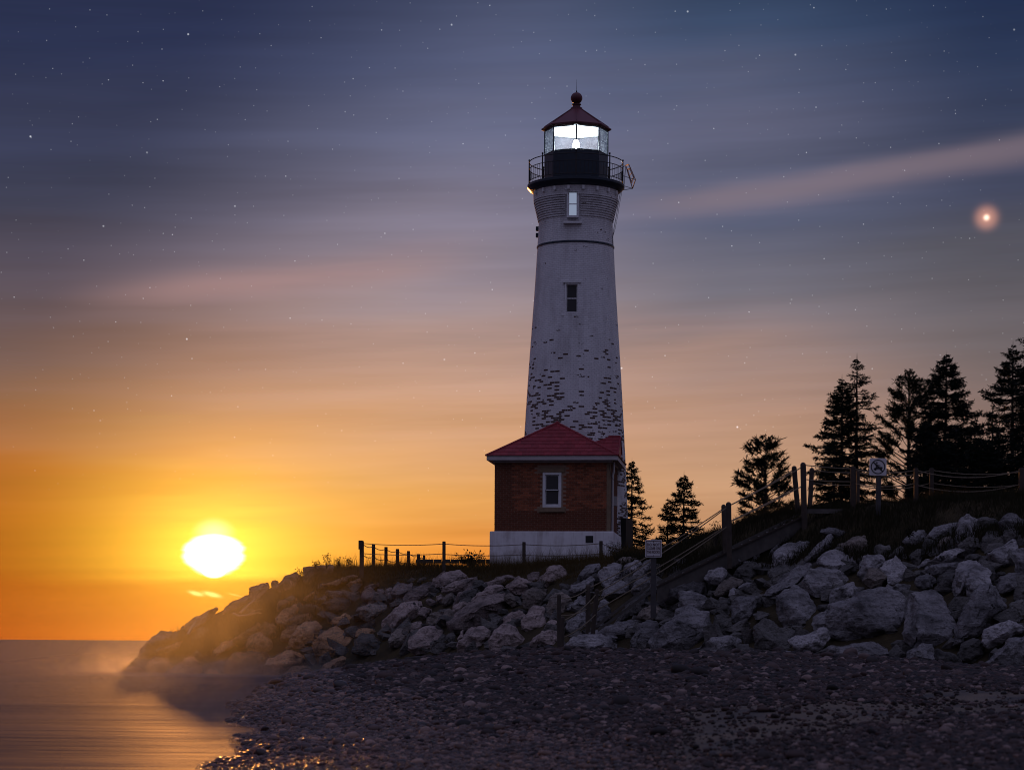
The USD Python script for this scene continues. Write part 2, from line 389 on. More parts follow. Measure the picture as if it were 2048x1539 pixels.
def pebble_material(name, wet):
    g = Graph()
    r = g.n('object_info', 'random')
    o = g.n('texture_coordinate', 'object')
    dry = [(0.0, (0.014, 0.011, 0.012)), (0.3, (0.044, 0.033, 0.033)), (0.55, (0.094, 0.068, 0.063)), (0.72, (0.075, 0.038, 0.032)), (0.88, (0.20, 0.165, 0.16)), (0.95, (0.42, 0.37, 0.36)), (1.0, (0.60, 0.55, 0.54))]
    damp_warm_lit = [(0.0, (0.020, 0.012, 0.010)), (0.3, (0.060, 0.034, 0.026)), (0.55, (0.120, 0.074, 0.056)), (0.72, (0.085, 0.042, 0.030)), (0.88, (0.24, 0.16, 0.12)), (1.0, (0.50, 0.38, 0.31))]  # browner than the dry: warm light from the left put into the colour
    col = g.ramp(r, damp_warm_lit if wet else dry)
    col = g.scale(col, g.lin(g.noise(o, 2.0, 3.0), 0.3, 0.7, 0.75, 1.2) * (0.42 if wet else 0.34))
    col = g.mix(1.0, col, (1.12, 0.86, 0.78), 'multiply')
    return g.build(name, surface=g.n('principled_bsdf', 'BSDF', base_color=col, roughness=0.28 if wet else 0.6, specular_ior_level=0.5 if wet else 0.3))

def beach_material():
    g = Graph()
    p = g.n('geometry', 'position')
    v = g.n('voronoi_texture', 'distance', vector=p, scale=16.0)
    c = g.n('separate_color', 'r', color=Val(g, Ref(str(v.ref).split('.')[0] + '.color')))
    n = g.noise(p, 0.7, 4.0, 0.6)
    col = g.ramp(c, [(0.0, (0.008, 0.006, 0.006)), (0.5, (0.022, 0.017, 0.016)), (0.85, (0.04, 0.031, 0.029)), (1.0, (0.10, 0.08, 0.078))])
    sand = g.n('attribute', 'fac', attribute='sand')
    col = g.mix(sand * g.smooth(n, 0.30, 0.55), col, (0.15, 0.105, 0.066))
    h = (1.0 - v) * 1.0 + g.noise(p, 40.0, 3.0) * 0.3
    nrm = g.n('bump', 'normal', height=h, strength=1.0, distance=0.03)
    return g.build('shingle', surface=g.n('principled_bsdf', 'BSDF', base_color=col, roughness=0.6, normal=nrm))

def soil_material():
    g = Graph()
    p = g.n('geometry', 'position')
    n = g.noise(p, 1.4, 5.0, 0.65)
    f = g.noise(p, 18.0, 4.0, 0.7)
    col = g.ramp(n * 0.6 + f * 0.4, [(0.3, (0.020, 0.016, 0.010)), (0.55, (0.055, 0.042, 0.022)), (0.75, (0.11, 0.08, 0.036))])
    nrm = g.n('bump', 'normal', height=f + n, strength=0.8, distance=0.08)
    return g.build('bank_soil', surface=g.n('principled_bsdf', 'BSDF', base_color=col, roughness=0.95, specular_ior_level=0.1, normal=nrm))

def water_material():
    """The lake smoothed by wind and surf: milky near the beach, a thin film at its edge."""
    g = Graph()
    p = g.n('geometry', 'position')
    shore = g.n('attribute', 'fac', attribute='cover')
    milk = g.n('attribute', 'fac', attribute='milk')
    n1 = g.noise(g.n('mapping', 'vector', vector=p, scale=(0.16, 0.55, 1.0), rotation=(0, 0, 0.12)), 1.0, 5.0, 0.6)
    n2 = g.noise(g.n('mapping', 'vector', vector=p, scale=(0.05, 0.22, 1.0), rotation=(0, 0, -0.08)), 1.0, 4.0, 0.55)
    deep = (0.030, 0.032, 0.040)
    foam = g.mix(n2, (0.085, 0.062, 0.062), (0.22, 0.150, 0.145))
    col = g.mix(g.math('multiply', milk, g.lin(n1, 0.25, 0.75, 0.45, 1.0), clamp=True), deep, foam)
    nrm = g.n('bump', 'normal', height=n1 + n2 * 0.7 + g.noise(g.n('mapping', 'vector', vector=p, scale=(0.9, 2.6, 1.0)), 1.0, 4.0, 0.6) * 0.25, strength=0.13, distance=0.30)
    s = g.n('principled_bsdf', 'BSDF', base_color=col, roughness=g.lin(milk, 0, 1, 0.34, 0.60), ior=1.33, specular_ior_level=g.lin(milk, 0, 1, 0.36, 0.10), normal=nrm)
    film = g.math('multiply', shore, g.lin(n1, 0.2, 0.7, 0.85, 1.15), clamp=True)
    return g.build('lake_water', surface=g.n('mix_closure', 'closure', fac=film, closure1=g.n('transparent_bsdf', 'BSDF'), closure2=s))

def glass_material(name, tint=(1, 1, 1), rough=0.02):
    g = Graph()
    fr = g.n('fresnel', 'fac', IOR=1.5)
    return g.build(name, surface=g.n('mix_closure', 'closure', fac=fr, closure1=g.n('transparent_bsdf', 'BSDF', color=tint), closure2=g.n('glossy_bsdf', 'BSDF', color=(1, 1, 1), roughness=rough)))

def glow_film_glass(name):
    """Window glass with an added translucent film that makes the panes glow."""
    g = Graph()
    o = g.n('texture_coordinate', 'object')
    fr = g.n('fresnel', 'fac', IOR=1.5)
    clear = g.n('mix_closure', 'closure', fac=fr, closure1=g.n('transparent_bsdf', 'BSDF'), closure2=g.n('glossy_bsdf', 'BSDF', roughness=0.05))
    film = g.n('translucent_bsdf', 'BSDF', color=(0.8, 0.86, 0.95))
    return g.build(name, surface=g.n('mix_closure', 'closure', fac=g.lin(g.noise(o, 3.0, 4.0, 0.6), 0.3, 0.7, 0.025, 0.055), closure1=clear, closure2=film))

def emit_material(name, color, strength):
    g = Graph()
    return g.build(name, surface=g.n('emission', 'emission', color=color, strength=strength))

def leaf_material(name, c0, c1, trans=0.3, per_island=True):
    g = Graph()
    r = g.n('geometry', 'random_per_island')
    col = g.mix(r, c0, c1)
    d = g.n('principled_bsdf', 'BSDF', base_color=col, roughness=0.7, specular_ior_level=0.2)
    t = g.n('translucent_bsdf', 'BSDF', color=col)
    return g.build(name, surface=g.n('mix_closure', 'closure', fac=trans, closure1=d, closure2=t))

TX, TY = 2.376, 88.0
M = {}
M['rock'] = rock_material('armour_stone', (0.42, 0.395, 0.405))
M['rock_pink_lit'] = rock_material('pinkish_warm_lit_stone', (0.47, 0.37, 0.345))  # fainter warm light from the left put into the stone colour
M['rock_brown_lit'] = rock_material('brown_warm_lit_stone', (0.60, 0.34, 0.19))  # warm light on the left slope put into the stone colour
M['rock_tan'] = rock_material('tan_stone', (0.33, 0.275, 0.24))
M['rock_dark'] = rock_material('dark_or_shaded_stone', (0.20, 0.185, 0.175))  # also holds shade in its colour, for stones lying in shadow
M['white_brick'] = tower_brick_material()
M['pebble'] = pebble_material('dry_pebble', False)
M['pebble_wet'] = pebble_material('wet_pebble', True)
M['beach'] = beach_material()
M['soil'] = soil_material()
M['water'] = water_material()
M['white'] = plain('white_paint', (0.66, 0.66, 0.67), 0.6, 0.10, 3.0, 0.25)
M['trim'] = plain('dull_white_trim', (0.46, 0.41, 0.41), 0.7, 0.15, 3.0, 0.25)
def stained_base():
    g = Graph()
    p = g.n('geometry', 'position')
    z = Val(g, Ref(str(g.n('separate_xyz', 'z', vector=p).ref)))
    n = g.noise(p, 1.7, 5.0, 0.65); s = g.noise(g.n('mapping', 'vector', vector=p, scale=(5, 5, .5)), 1.0, 4.0, 0.6)
    col = g.ramp(n * 0.5 + s * 0.5, [(0.35, (0.50, 0.46, 0.46)), (0.5, (0.70, 0.68, 0.70)), (0.65, (0.78, 0.76, 0.78))])
    col = g.mix(g.smooth(z + (n - 0.5) * 1.1, 4.75, 4.0) * 0.75, col, (0.20, 0.165, 0.13))
    col = g.mix(g.smooth(s, 0.60, 0.72) * 0.35, col, (0.25, 0.22, 0.20))
    return g.build('painted_concrete', surface=g.n('principled_bsdf', 'BSDF', base_color=col, roughness=0.85, specular_ior_level=0.25, normal=g.n('bump', 'normal', height=g.noise(p, 14.0, 5.0, 0.65), strength=0.45, distance=0.02)))
M['found'] = stained_base()
M['black'] = plain('blue_sheen_iron', (0.014, 0.022, 0.034), 0.34, 0.3, 8.0, 0.15)  # bluish lantern sheen put into the base colour
M['iron'] = plain('railing_iron', (0.014, 0.012, 0.013), 0.5, 0.3, 8.0)
M['red_roof'] = plain('red_painted_metal', (0.23, 0.026, 0.036), 0.5, 0.22, 5.0, 0.2, spec=0.22, per_object=0.20)
M['lantern_red'] = plain('dark_red_metal', (0.075, 0.012, 0.020), 0.42, 0.2, 5.0, 0.15)
M['brick'] = plain('red_brick', (0.235, 0.068, 0.030), 0.9, 0.30, 9.0, 0.6, per_object=0.45)
M['mortar'] = plain('lime_mortar', (0.27, 0.17, 0.12), 0.95, 0.2, 9.0, 0.4)
M['stone'] = plain('tan_lintel_stone', (0.20, 0.14, 0.09), 0.9, 0.2, 8.0, 0.4)
M['dark'] = plain('dark_opening', (0.010, 0.009, 0.009), 0.6, 0.2)
M['post'] = plain('weathered_post', (0.050, 0.037, 0.029), 0.9, 0.35, 5.0, 0.7, bscale=30, per_object=0.2)
M['board'] = plain('weathered_board', (0.075, 0.066, 0.060), 0.9, 0.35, 4.0, 0.6, bscale=22, per_object=0.15)
M['rope'] = plain('hemp_rope', (0.17, 0.135, 0.095), 0.95, 0.35, 60.0)
M['sign_white'] = plain('sign_face', (0.56, 0.54, 0.56), 0.45, 0.08, 6.0)
M['sign_ink'] = plain('sign_ink', (0.05, 0.008, 0.015), 0.5, 0.1)
M['sign_black'] = plain('sign_black', (0.012, 0.011, 0.012), 0.5, 0.1)
M['signpost'] = plain('sign_post_wood', (0.050, 0.046, 0.048), 0.8, 0.3, 5.0, 0.4)
M['glass'] = glow_film_glass('lantern_glass')
M['window_glass'] = plain('window_pane', (0.020, 0.020, 0.022), 0.08, 0.1, spec=0.6)
M['lit_pane'] = emit_material('lit_pane', (0.56, 0.66, 0.92), 0.42)
M['lamp'] = emit_material('beacon_light', (0.80, 0.91, 1.0), 90.0)
M['lens'] = glass_material('lens_glass', (0.95, 0.97, 1.0), 0.1)
M['bark'] = plain('conifer_bark', (0.035, 0.028, 0.022), 0.95, 0.3, 12.0, 0.5)
M['needle'] = leaf_material('spruce_needles', (0.010, 0.016, 0.010), (0.026, 0.036, 0.018), 0.12)
M['pine'] = leaf_material('pine_needles', (0.016, 0.022, 0.012), (0.036, 0.046, 0.022), 0.15)
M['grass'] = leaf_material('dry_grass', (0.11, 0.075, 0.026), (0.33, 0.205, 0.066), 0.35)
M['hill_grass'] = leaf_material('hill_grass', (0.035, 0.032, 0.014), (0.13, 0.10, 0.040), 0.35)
M['shrub'] = leaf_material('shrub_leaves', (0.024, 0.022, 0.010), (0.060, 0.046, 0.018), 0.25)
M['drift'] = plain('driftwood', (0.30, 0.24, 0.18), 0.85, 0.25, 8.0, 0.5)
M['rust'] = plain('rusty_steel', (0.26, 0.075, 0.045), 0.6, 0.3, 20.0)
M['panel'] = plain('dark_panel', (0.06, 0.025, 0.024), 0.3, 0.1)
M['pipe'] = plain('painted_pipe', (0.50, 0.48, 0.48), 0.5, 0.1)

# ------------------------------------------------------------------ the lie of the land
K = np.arange(-500, 2701, 20.0)
Yf = np.interp(K, [200, 450, 650, 900, 1100, 1400, 1700, 2048, 2600], [86, 81, 79, 72, 67, 62, 57, 52, 47])
Yc = np.interp(K, [200, 300, 450, 560, 650, 900, 1100, 1250, 1400, 1700, 2048, 2600], [87, 88.5, 89, 88.3, 86.5, 79.5, 75, 73, 70.5, 65.5, 61, 55])
Yh = Yc + 4.0
pf = np.interp(K, [200, 450, 650, 800, 900, 1100, 1300, 1500, 1700, 1850, 2048], [1352, 1356, 1342, 1322, 1308, 1300, 1306, 1308, 1318, 1332, 1335])
pc = np.interp(K, [200, 230, 300, 400, 500, 560, 640, 720, 900, 1100, 1250, 1330, 1440, 1560, 1640, 1750, 1850, 1950, 2048], [1372, 1345, 1288, 1236, 1186, 1158, 1146, 1160, 1162, 1160, 1130, 1132, 1120, 1116, 1098, 1104, 1092, 1062, 1052])
ph = np.interp(K, [560, 620, 700, 1000, 1150, 1240, 1330, 1400, 1450, 1500, 1600, 1700, 1800, 2048], [1150, 1138, 1136, 1135, 1124, 1114, 1100, 1078, 1061, 1038, 1024, 1016, 1006, 990])
zf = np.array([wz(a, b, c) for a, b, c in zip(K, pf, Yf)])
zc = np.array([wz(a, b, c) for a, b, c in zip(K, pc, Yc)])
zh = np.array([wz(a, b, c) for a, b, c in zip(K, ph, Yh)])
zf = np.where(K < 600, np.minimum(zf, -0.25 + 0.002 * np.maximum(K - 450, 0)), zf)

def terrain(x, Y):
    x, Y = np.asarray(x, float), np.asarray(Y, float)
    k = 1024 + FPX * x / Y
    a, b, c = (np.interp(k, K, q) for q in (Yf, Yc, Yh))
    fa, fb, fc = (np.interp(k, K, q) for q in (zf, zc, zh))
    land = sst(k, 575, 650)
    fc = fc * land + (fb - 3.5) * (1 - land)
    z = np.where(Y < a, fa - 0.25 * (a - Y), np.where(Y < b, fa + (fb - fa) * np.clip((Y - a) / (b - a), 0, 1), fb + (fc - fb) * sst(Y, b, c)))
    far = np.where(Y > c, sst(x, -10.5, -7.0), 1.0)
    z = np.where(Y > c, fc + (z - fc), z) * far + (1 - far) * (-1.5)
    z = np.where((Y > c) & (land < 0.5), np.minimum(z, -0.6), z)
    return np.where(Y > 150, z - (Y - 150) * 0.08, z)

def waterline(Y): return np.interp(Y, [5, 18, 24, 30, 36, 45, 60, 80, 100], [-1.8, -2.3, -2.65, -3.1, -4.1, -5.2, -6.2, -6.8, -7.0])
def beach_z(x, Y):
    x, Y = np.asarray(x, float), np.asarray(Y, float)
    d = x - waterline(Y)
    top = np.interp(Y, [8, 15, 35, 60, 80], [0.50, 0.52, 0.72, 0.98, 0.9])
    z = np.where(d > 0, top * (1 - np.exp(-np.maximum(d, 0) / 4.2)), 0.12 * d)
    k = 1024 + FPX * x / Y
    a, fa = np.interp(k, K, Yf), np.interp(k, K, zf)
    t = sst(Y, a - 12, a - 1)
    z = z * (1 - t) + np.where(k > 560, fa, np.minimum(z, -0.25)) * t
    p = np.stack([x * 0.45, Y * 0.16, 0 * x], -1)
    z = z + (meshkit.noise(p, 3) - 0.5) * 0.16 * sst(d, 0.0, 3.0) + (meshkit.noise(p * 3.1, 4) - 0.5) * 0.05
    return np.maximum(z, -2.5)

def grid_mesh(X, Yg, Z):
    n, m = X.shape
    i, j = np.meshgrid(np.arange(n - 1), np.arange(m - 1), indexing='ij')
    q = np.stack([i * m + j, (i + 1) * m + j, (i + 1) * m + j + 1, i * m + j + 1], -1).reshape(-1, 4)
    return np.stack([X, Yg, Z], -1).reshape(-1, 3), q

def primvar(m, name, values):
    UsdGeom.PrimvarsAPI(m).CreatePrimvar(name, Sdf.ValueTypeNames.FloatArray, 'vertex').Set(Vt.FloatArray.FromNumpy(np.asarray(values, np.float32)))

# lake: fine near the beach, running out to the horizon
ys = np.concatenate([np.linspace(4, 20, 40), np.linspace(20.5, 110, 150), np.geomspace(114, 60000, 60)])
us = np.concatenate([np.linspace(-6, -0.5, 16), np.linspace(-0.45, 0.1, 110), np.linspace(0.12, 6, 16)])
U, V = np.meshgrid(us, ys)
X = np.clip(U * V, -60000, 60000)
bz = np.where(V < 100, beach_z(X, V), -2.0)
swell = np.where(V < 400, 0.05 * (meshkit.noise(np.stack([X * 0.10, V * 0.22, 0 * X], -1), 11) - 0.5), 0)
Z = np.where(bz > 0.13, -0.4, np.where(bz > -0.04, np.minimum(bz + 0.012, 0.13), 0.0 + swell * sst(-bz, 0.04, 0.5)))
lake = lone('lake', grid_mesh(X, V, Z), M['water'], kind='structure', smooth=True)
primvar(lake, 'cover', (sst(-bz, -0.13, 0.38) * 0.97).ravel())
primvar(lake, 'milk', (sst(V, 130, 30) * (0.35 + 0.65 * sst(-bz, 0.9, 0.05))).ravel())

# pebble beach
ys = np.concatenate([np.linspace(3, 20, 80), np.linspace(20.3, 84, 170)])
us = np.linspace(-0.2, 0.34, 190)
U, V = np.meshgrid(us, ys)
X = U * V
Zb = beach_z(X, V)
beach = lone('beach', grid_mesh(X, V, Zb), M['beach'], kind='structure', smooth=True)
def sand_at(x, Y):
    k = 1024 + FPX * x / Y
    c = np.interp(k, [1150, 1300, 1600, 2048], [21.0, 20.0, 22.5, 27.0])
    return sst(np.abs(Y - c), 7.5, 3.0) * sst(k, 1180, 1420)
primvar(beach, 'sand', sand_at(X, V).ravel())

# bank, grassy plateau and the land behind
ts = np.concatenate([np.linspace(-1.2, 0, 3), np.linspace(0.05, 1, 22), np.linspace(1.04, 2, 20)])
kk = np.arange(-60, 2560, 9.0)
Kg, Tg = np.meshgrid(kk, np.concatenate([ts, 2 + np.geomspace(0.3, 20, 26)]))
a, b = np.interp(Kg, K, Yf), np.interp(Kg, K, Yc)
Yg = np.where(Tg < 0, a + Tg, np.where(Tg < 1, a + (b - a) * Tg, np.where(Tg < 2, b + 4 * (Tg - 1), b + 4 + (Tg - 2) * 6)))
Xg = (Kg - 1024) / FPX * Yg
Zg = terrain(Xg, Yg) + (meshkit.fbm(np.stack([Xg * 0.8, Yg * 0.8, 0 * Xg], -1), 3, 5) - 0.5) * 0.22 * sst(Tg, 0.0, 0.3)
Zg = Zg - 0.28 * (sst(Tg, 0.0, 0.1) * sst(Tg, 1.12, 0.98))      # the boulders lie on it
lone('bank', grid_mesh(Xg, Yg, Zg), M['soil'], kind='structure', smooth=True)

BOULDERS = [
    (0, 'dark wedge boulder at the lake end of the bank, standing against the horizon', '288,1292 301,1281 321,1266 329,1263 337,1265 342,1271 327,1281 318,1292 298,1315 279,1320 267,1320 279,1307'),
    (0.6, 'thumb-sized dark knob of rock on the skyline right of the lakeside wedge boulder', '344,1265 349,1260 353,1264 350,1269 344,1270'),
    (0.4, 'long dark slab rising behind the lakeside wedge boulder', '353,1265 365,1258 375,1261 374,1268 357,1276 334,1282 323,1286 327,1279'),
    (-0.2, 'narrow pale slab leaning left beside the lakeside wedge boulder', '297,1318 308,1307 331,1295 350,1287 342,1294 326,1305 311,1318 300,1323'),
    (-0.1, 'pale tilted slab with a bright top edge below the dry grass patch', '319,1313 331,1302 357,1284 363,1282 360,1287 349,1299 342,1315 327,1315'),
    (0, 'dark boulder half under the lakeside wedge, just above the water', '266,1321 285,1316 300,1320 292,1338 279,1338 269,1338'),
    (0, 'lowest boulder at the far left, awash at the tip of the bank', '243,1347 256,1333 271,1336 284,1338 293,1343 292,1352 262,1359 243,1359'),
    (0, 'rounded boulder standing in the water, second along from the tip', '293,1330 314,1318 342,1318 350,1327 337,1336 334,1351 292,1354'),
    (0, 'broad sloping boulder standing in the water below the dry grass patch', '334,1346 353,1328 373,1315 392,1320 402,1331 379,1333 366,1346 363,1360 331,1360'),
    (-0.5, 'low humped boulder in the water, left one of two humps', '365,1354 370,1343 384,1333 399,1333 409,1339 405,1360 365,1362'),
    (-0.5, 'low humped boulder in the water, right one of two humps', '405,1344 415,1338 430,1341 443,1346 441,1362 404,1362'),
    (0.2, 'dark recessed boulder behind the two low humps at the water', '402,1333 422,1325 440,1318 456,1323 448,1343 433,1343 414,1338'),
    (0, 'big domed boulder at the water, golden on top, below the ridged slab', '444,1351 456,1323 470,1310 496,1308 519,1313 530,1320 532,1339 516,1351 506,1364 441,1364'),
    (0, 'thin tilted slab above the domed waterside boulder, along the dry grass', '420,1310 435,1295 466,1278 483,1276 470,1291 440,1305 425,1313'),
    (0, 'ridged slab with pale streaks climbing right above the domed waterside boulder', '464,1287 490,1269 513,1250 527,1243 530,1266 522,1269 496,1299 483,1307 462,1304'),
    (0.5, 'long slab forming the lower skyline of the bank under the low sun', '365,1258 392,1240 404,1230 431,1217 446,1216 425,1234 392,1255 381,1268 375,1268'),
    (0.5, 'long slab forming the upper skyline just below the leftmost squared block', '446,1215 482,1193 501,1187 514,1196 490,1217 470,1224 449,1227 431,1226'),
    (0.6, 'leftmost squared block on the skyline of the bank, slant topped', '500,1187 503,1172 519,1166 532,1161 538,1167 537,1174 541,1198 519,1201 500,1204'),
    (0.9, 'narrow block in the gap right of the leftmost squared skyline block', '545,1167 545,1159 555,1158 556,1193 542,1198 539,1174'),
    (0.6, 'wide round-shouldered block on the skyline, left of the tallest squared block', '555,1157 565,1150 580,1148 588,1144 597,1146 610,1144 612,1188 581,1195 558,1195'),
    (0.6, 'tallest squared block on the skyline, beside the weeds at the grass edge', '610,1135 630,1132 662,1131 667,1135 669,1157 651,1165 627,1174 612,1174 609,1152'),
    (0.3, 'thin upper slab running right from the tallest squared block under the grass', '651,1167 675,1159 698,1152 724,1146 727,1151 695,1164 662,1174 646,1174'),
    (0, 'thin slab with a lit upper edge below the leftmost fence post', '685,1172 705,1162 726,1154 729,1164 716,1174 695,1178'),
    (0, 'small pale splinter of rock below the tallest squared block', '604,1198 617,1190 630,1182 635,1187 623,1196 612,1200'),
    (0, 'low golden slab below the wide round-shouldered skyline block', '558,1203 578,1197 599,1198 588,1208 570,1216 554,1221 547,1219'),
    (-0.2, 'steep pale-faced slab, brightest rock of the golden left slope', '547,1250 555,1237 568,1221 588,1211 609,1203 612,1208 597,1219 578,1234 565,1255 552,1258'),
    (-0.1, 'flat brown slab lying against the right side of the steep pale-faced slab', '570,1250 578,1237 601,1224 620,1221 628,1227 617,1240 597,1250 581,1255'),
    (0, 'squarish brown boulder under the flat slab of the golden slope', '562,1271 570,1256 584,1252 604,1255 597,1269 581,1282 571,1286 562,1279'),
    (0, 'upright rounded golden-brown boulder left of the big pitted boulder', '580,1284 594,1273 597,1261 610,1250 627,1248 638,1258 636,1276 623,1292 619,1310 604,1304 588,1294'),
    (-0.1, 'big pitted brown boulder above the tip of the pebble beach', '620,1312 623,1292 640,1282 653,1266 662,1255 675,1252 684,1260 700,1266 708,1281 698,1289 697,1307 675,1315 643,1330 630,1323'),
    (0, 'wedge-shaped slab with a flat top above the big pitted boulder', '656,1252 667,1240 690,1228 708,1239 695,1247 671,1252'),
    (0, 'rounded golden boulder right of the ridged slab near the water', '500,1276 518,1268 524,1267 529,1272 539,1272 549,1284 547,1299 524,1315 500,1307'),
    (0, 'angular golden boulder at the foot of the steep pale-faced slab', '524,1247 529,1242 545,1248 554,1260 562,1274 549,1282 539,1271 523,1266'),
    (-0.2, 'long keel-shaped boulder at the water, right of the domed boulder', '518,1344 524,1333 549,1318 570,1300 581,1299 597,1304 620,1315 620,1321 597,1326 578,1334 549,1349 519,1351'),
    (-0.5, 'smooth low boulder where water and pebbles meet, in front of the keel-shaped one', '563,1357 578,1341 597,1333 614,1331 623,1334 630,1343 604,1352 578,1360'),
    (-0.5, 'pale slab resting on the tip of the pebble beach', '638,1344 646,1333 662,1321 682,1313 695,1318 703,1321 684,1333 662,1343 646,1347'),
    (-0.2, 'dark brown boulder on the pebbles right of the big pitted boulder', '697,1291 713,1284 726,1271 744,1271 753,1281 760,1297 740,1307 734,1313 711,1315 700,1308'),
    (0, 'jagged brown boulder behind and above the dark one beside the pitted boulder', '711,1282 714,1266 719,1256 727,1261 748,1258 753,1269 740,1271 726,1271'),
    (0, 'rounded triangular boulder on the upper slope below the short receding fence posts', '713,1195 731,1180 742,1178 753,1190 768,1206 760,1211 740,1209 726,1201'),
    (0, 'broad shadowed boulder in the middle of the golden slope, above the wedge slab', '643,1208 656,1198 672,1193 685,1196 701,1196 708,1211 695,1221 671,1224 646,1224'),
    (0.1, 'thin shadowed slab directly above the broad shadowed golden-slope boulder', '646,1182 662,1180 687,1183 698,1191 685,1195 671,1191 654,1190'),
    (0, 'brown boulder just left of the flat white-topped slab', '718,1214 744,1209 770,1211 773,1217 757,1230 740,1240 716,1240'),
    (0, 'small upright stone right of the rounded triangular upper-slope boulder', '753,1178 760,1176 770,1182 773,1191 766,1196 757,1188'),
    (0, 'small split stone at the grass edge left of the paired upper boulders', '770,1175 779,1170 784,1175 786,1188 774,1196 773,1182'),
    (0.1, 'low sliver of stone at the grass edge above the rounded triangular boulder', '723,1175 744,1170 757,1166 760,1170 744,1177'),
    (-0.2, 'pebble-sized pale stone wedged above the keel-shaped boulder', '570,1295 580,1289 584,1294 576,1299'),
    (0, 'left one of the paired upper boulders split by a diagonal crack', '783,1186 787,1173 803,1170 827,1166 833,1172 814,1186 802,1201 786,1201'),
    (0, 'right, larger one of the paired upper boulders split by a diagonal crack', '802,1201 815,1185 836,1172 850,1163 865,1161 871,1172 878,1183 862,1196 830,1202'),
    (0.1, 'cap boulder highest in the row, below the shrub beside the building', '866,1161 877,1152 887,1145 902,1144 916,1139 929,1142 943,1151 941,1154 921,1161 900,1166 885,1170 874,1172 868,1167'),
    (-0.2, 'thick slab directly carrying the cap boulder below the shrub', '883,1173 888,1169 921,1160 944,1155 960,1154 966,1164 954,1176 928,1182 909,1185 888,1185'),
    (0.2, 'small tan stone in the grass left of the cap boulder', '812,1164 822,1155 831,1158 831,1166 818,1167'),
    (0.2, 'small tan splinter in the grass nearest the left end of the cap boulder', '833,1164 840,1157 852,1153 850,1160 839,1166'),
    (-0.3, 'large flat slab with white top and deep shadowed underside, mid slope', '757,1232 780,1215 815,1207 848,1200 858,1203 852,1213 833,1225 826,1244 806,1253 786,1262 764,1258 754,1243'),
    (0, 'thin brown stone lying behind the flat white-topped slab', '780,1205 789,1201 814,1202 798,1210 780,1215'),
    (0, 'small broken stone at the right tip of the flat white-topped slab', '850,1199 862,1198 874,1205 862,1211 853,1208'),
    (0, 'small pale stone under the left end of the cap-carrying slab', '868,1193 885,1188 888,1196 883,1205 871,1202'),
    (0, 'small brown block under the middle of the cap-carrying slab', '888,1192 909,1185 910,1193 902,1207 890,1211 883,1213'),
    (0, 'tilted plate with a lit edge right below the cap-carrying slab', '906,1204 916,1191 946,1170 953,1173 951,1182 935,1189 919,1204 909,1208'),
    (0, 'long slab at the grass edge in front of the white foundation', '956,1179 973,1166 991,1160 1009,1154 1017,1150 1026,1152 1028,1158 1014,1164 985,1173 965,1179'),
    (-0.2, 'fin-shaped slab rising right behind the largest central boulder', '940,1201 959,1188 975,1177 994,1173 1017,1171 1014,1176 997,1186 982,1198 960,1205 944,1205'),
    (-0.3, 'largest central boulder, broad and rough, in the middle of the slope', '888,1256 897,1242 916,1221 935,1214 959,1204 985,1189 1006,1189 1009,1204 1014,1221 1000,1233 985,1237 976,1259 946,1255 924,1256 897,1265 890,1265'),
    (0, 'finger-like slab along the upper left edge of the largest central boulder', '903,1218 909,1211 928,1202 944,1201 935,1211 918,1220 906,1223'),
    (0, 'pale broken boulder under the right end of the flat white-topped slab', '833,1227 846,1217 861,1214 865,1224 856,1236 847,1242 837,1235'),
    (0, 'brown boulder between the pale broken one and the largest central boulder', '856,1242 862,1227 875,1218 883,1226 881,1236 871,1251 850,1251'),
    (0, 'sloping brown boulder against the left side of the largest central boulder', '881,1235 891,1223 906,1221 916,1223 902,1237 890,1251 883,1251 874,1249'),
    (-0.2, 'small upright tan block above the round-topped foot boulder', '822,1254 828,1239 836,1236 844,1246 842,1258 828,1268 824,1259'),
    (-0.1, 'long brown boulder on the pebbles left of the round-topped foot boulder', '780,1265 795,1259 809,1254 824,1256 828,1268 812,1284 799,1290 780,1292'),
    (-0.3, 'pale foot boulder with a round raised top, left of the largest central boulder', '806,1297 815,1284 827,1274 839,1273 844,1259 859,1254 880,1254 884,1261 885,1271 894,1283 891,1293 883,1299 862,1305 836,1308 812,1306'),
    (0, 'dark block in the gap right of the round-topped foot boulder', '891,1270 907,1264 910,1274 907,1287 899,1292 894,1281'),
    (-0.2, 'long pale foot boulder with a dark hollow, below the largest central boulder', '902,1302 913,1284 924,1278 941,1264 956,1255 965,1258 976,1264 989,1270 987,1283 981,1295 963,1300 938,1305 912,1305'),
    (0, 'thin upright splinter behind the pale foot boulder with the hollow', '915,1280 921,1262 926,1258 929,1268 924,1278'),
    (0, 'small curved stone tucked under the largest central boulder\'s lower edge', '926,1273 931,1262 944,1256 953,1255 940,1265 928,1277'),
    (-0.3, 'pyramid-shaped boulder on the pebbles, left of the low stair posts', '975,1306 985,1293 987,1281 992,1267 1009,1249 1017,1244 1028,1249 1039,1261 1050,1273 1055,1286 1050,1293 1029,1299 1009,1302 988,1305'),
    (-0.7, 'small pale stone in the pebbles in front of the pyramid-shaped boulder', '1007,1299 1014,1295 1029,1296 1033,1299 1020,1302'),
    (0, 'shadowed boulder against the right foot of the largest central boulder', '976,1258 984,1239 1003,1232 1009,1235 1006,1249 991,1265 979,1262'),
    (0, 'rough boulder directly behind the pyramid-shaped boulder', '1004,1246 1011,1232 1023,1226 1041,1224 1047,1232 1039,1251 1032,1254 1023,1246 1014,1243'),
    (-0.1, 'smooth egg-shaped grey boulder left of the paired short stair posts', '1038,1256 1051,1235 1067,1215 1077,1214 1086,1220 1092,1239 1088,1254 1067,1262 1051,1264'),
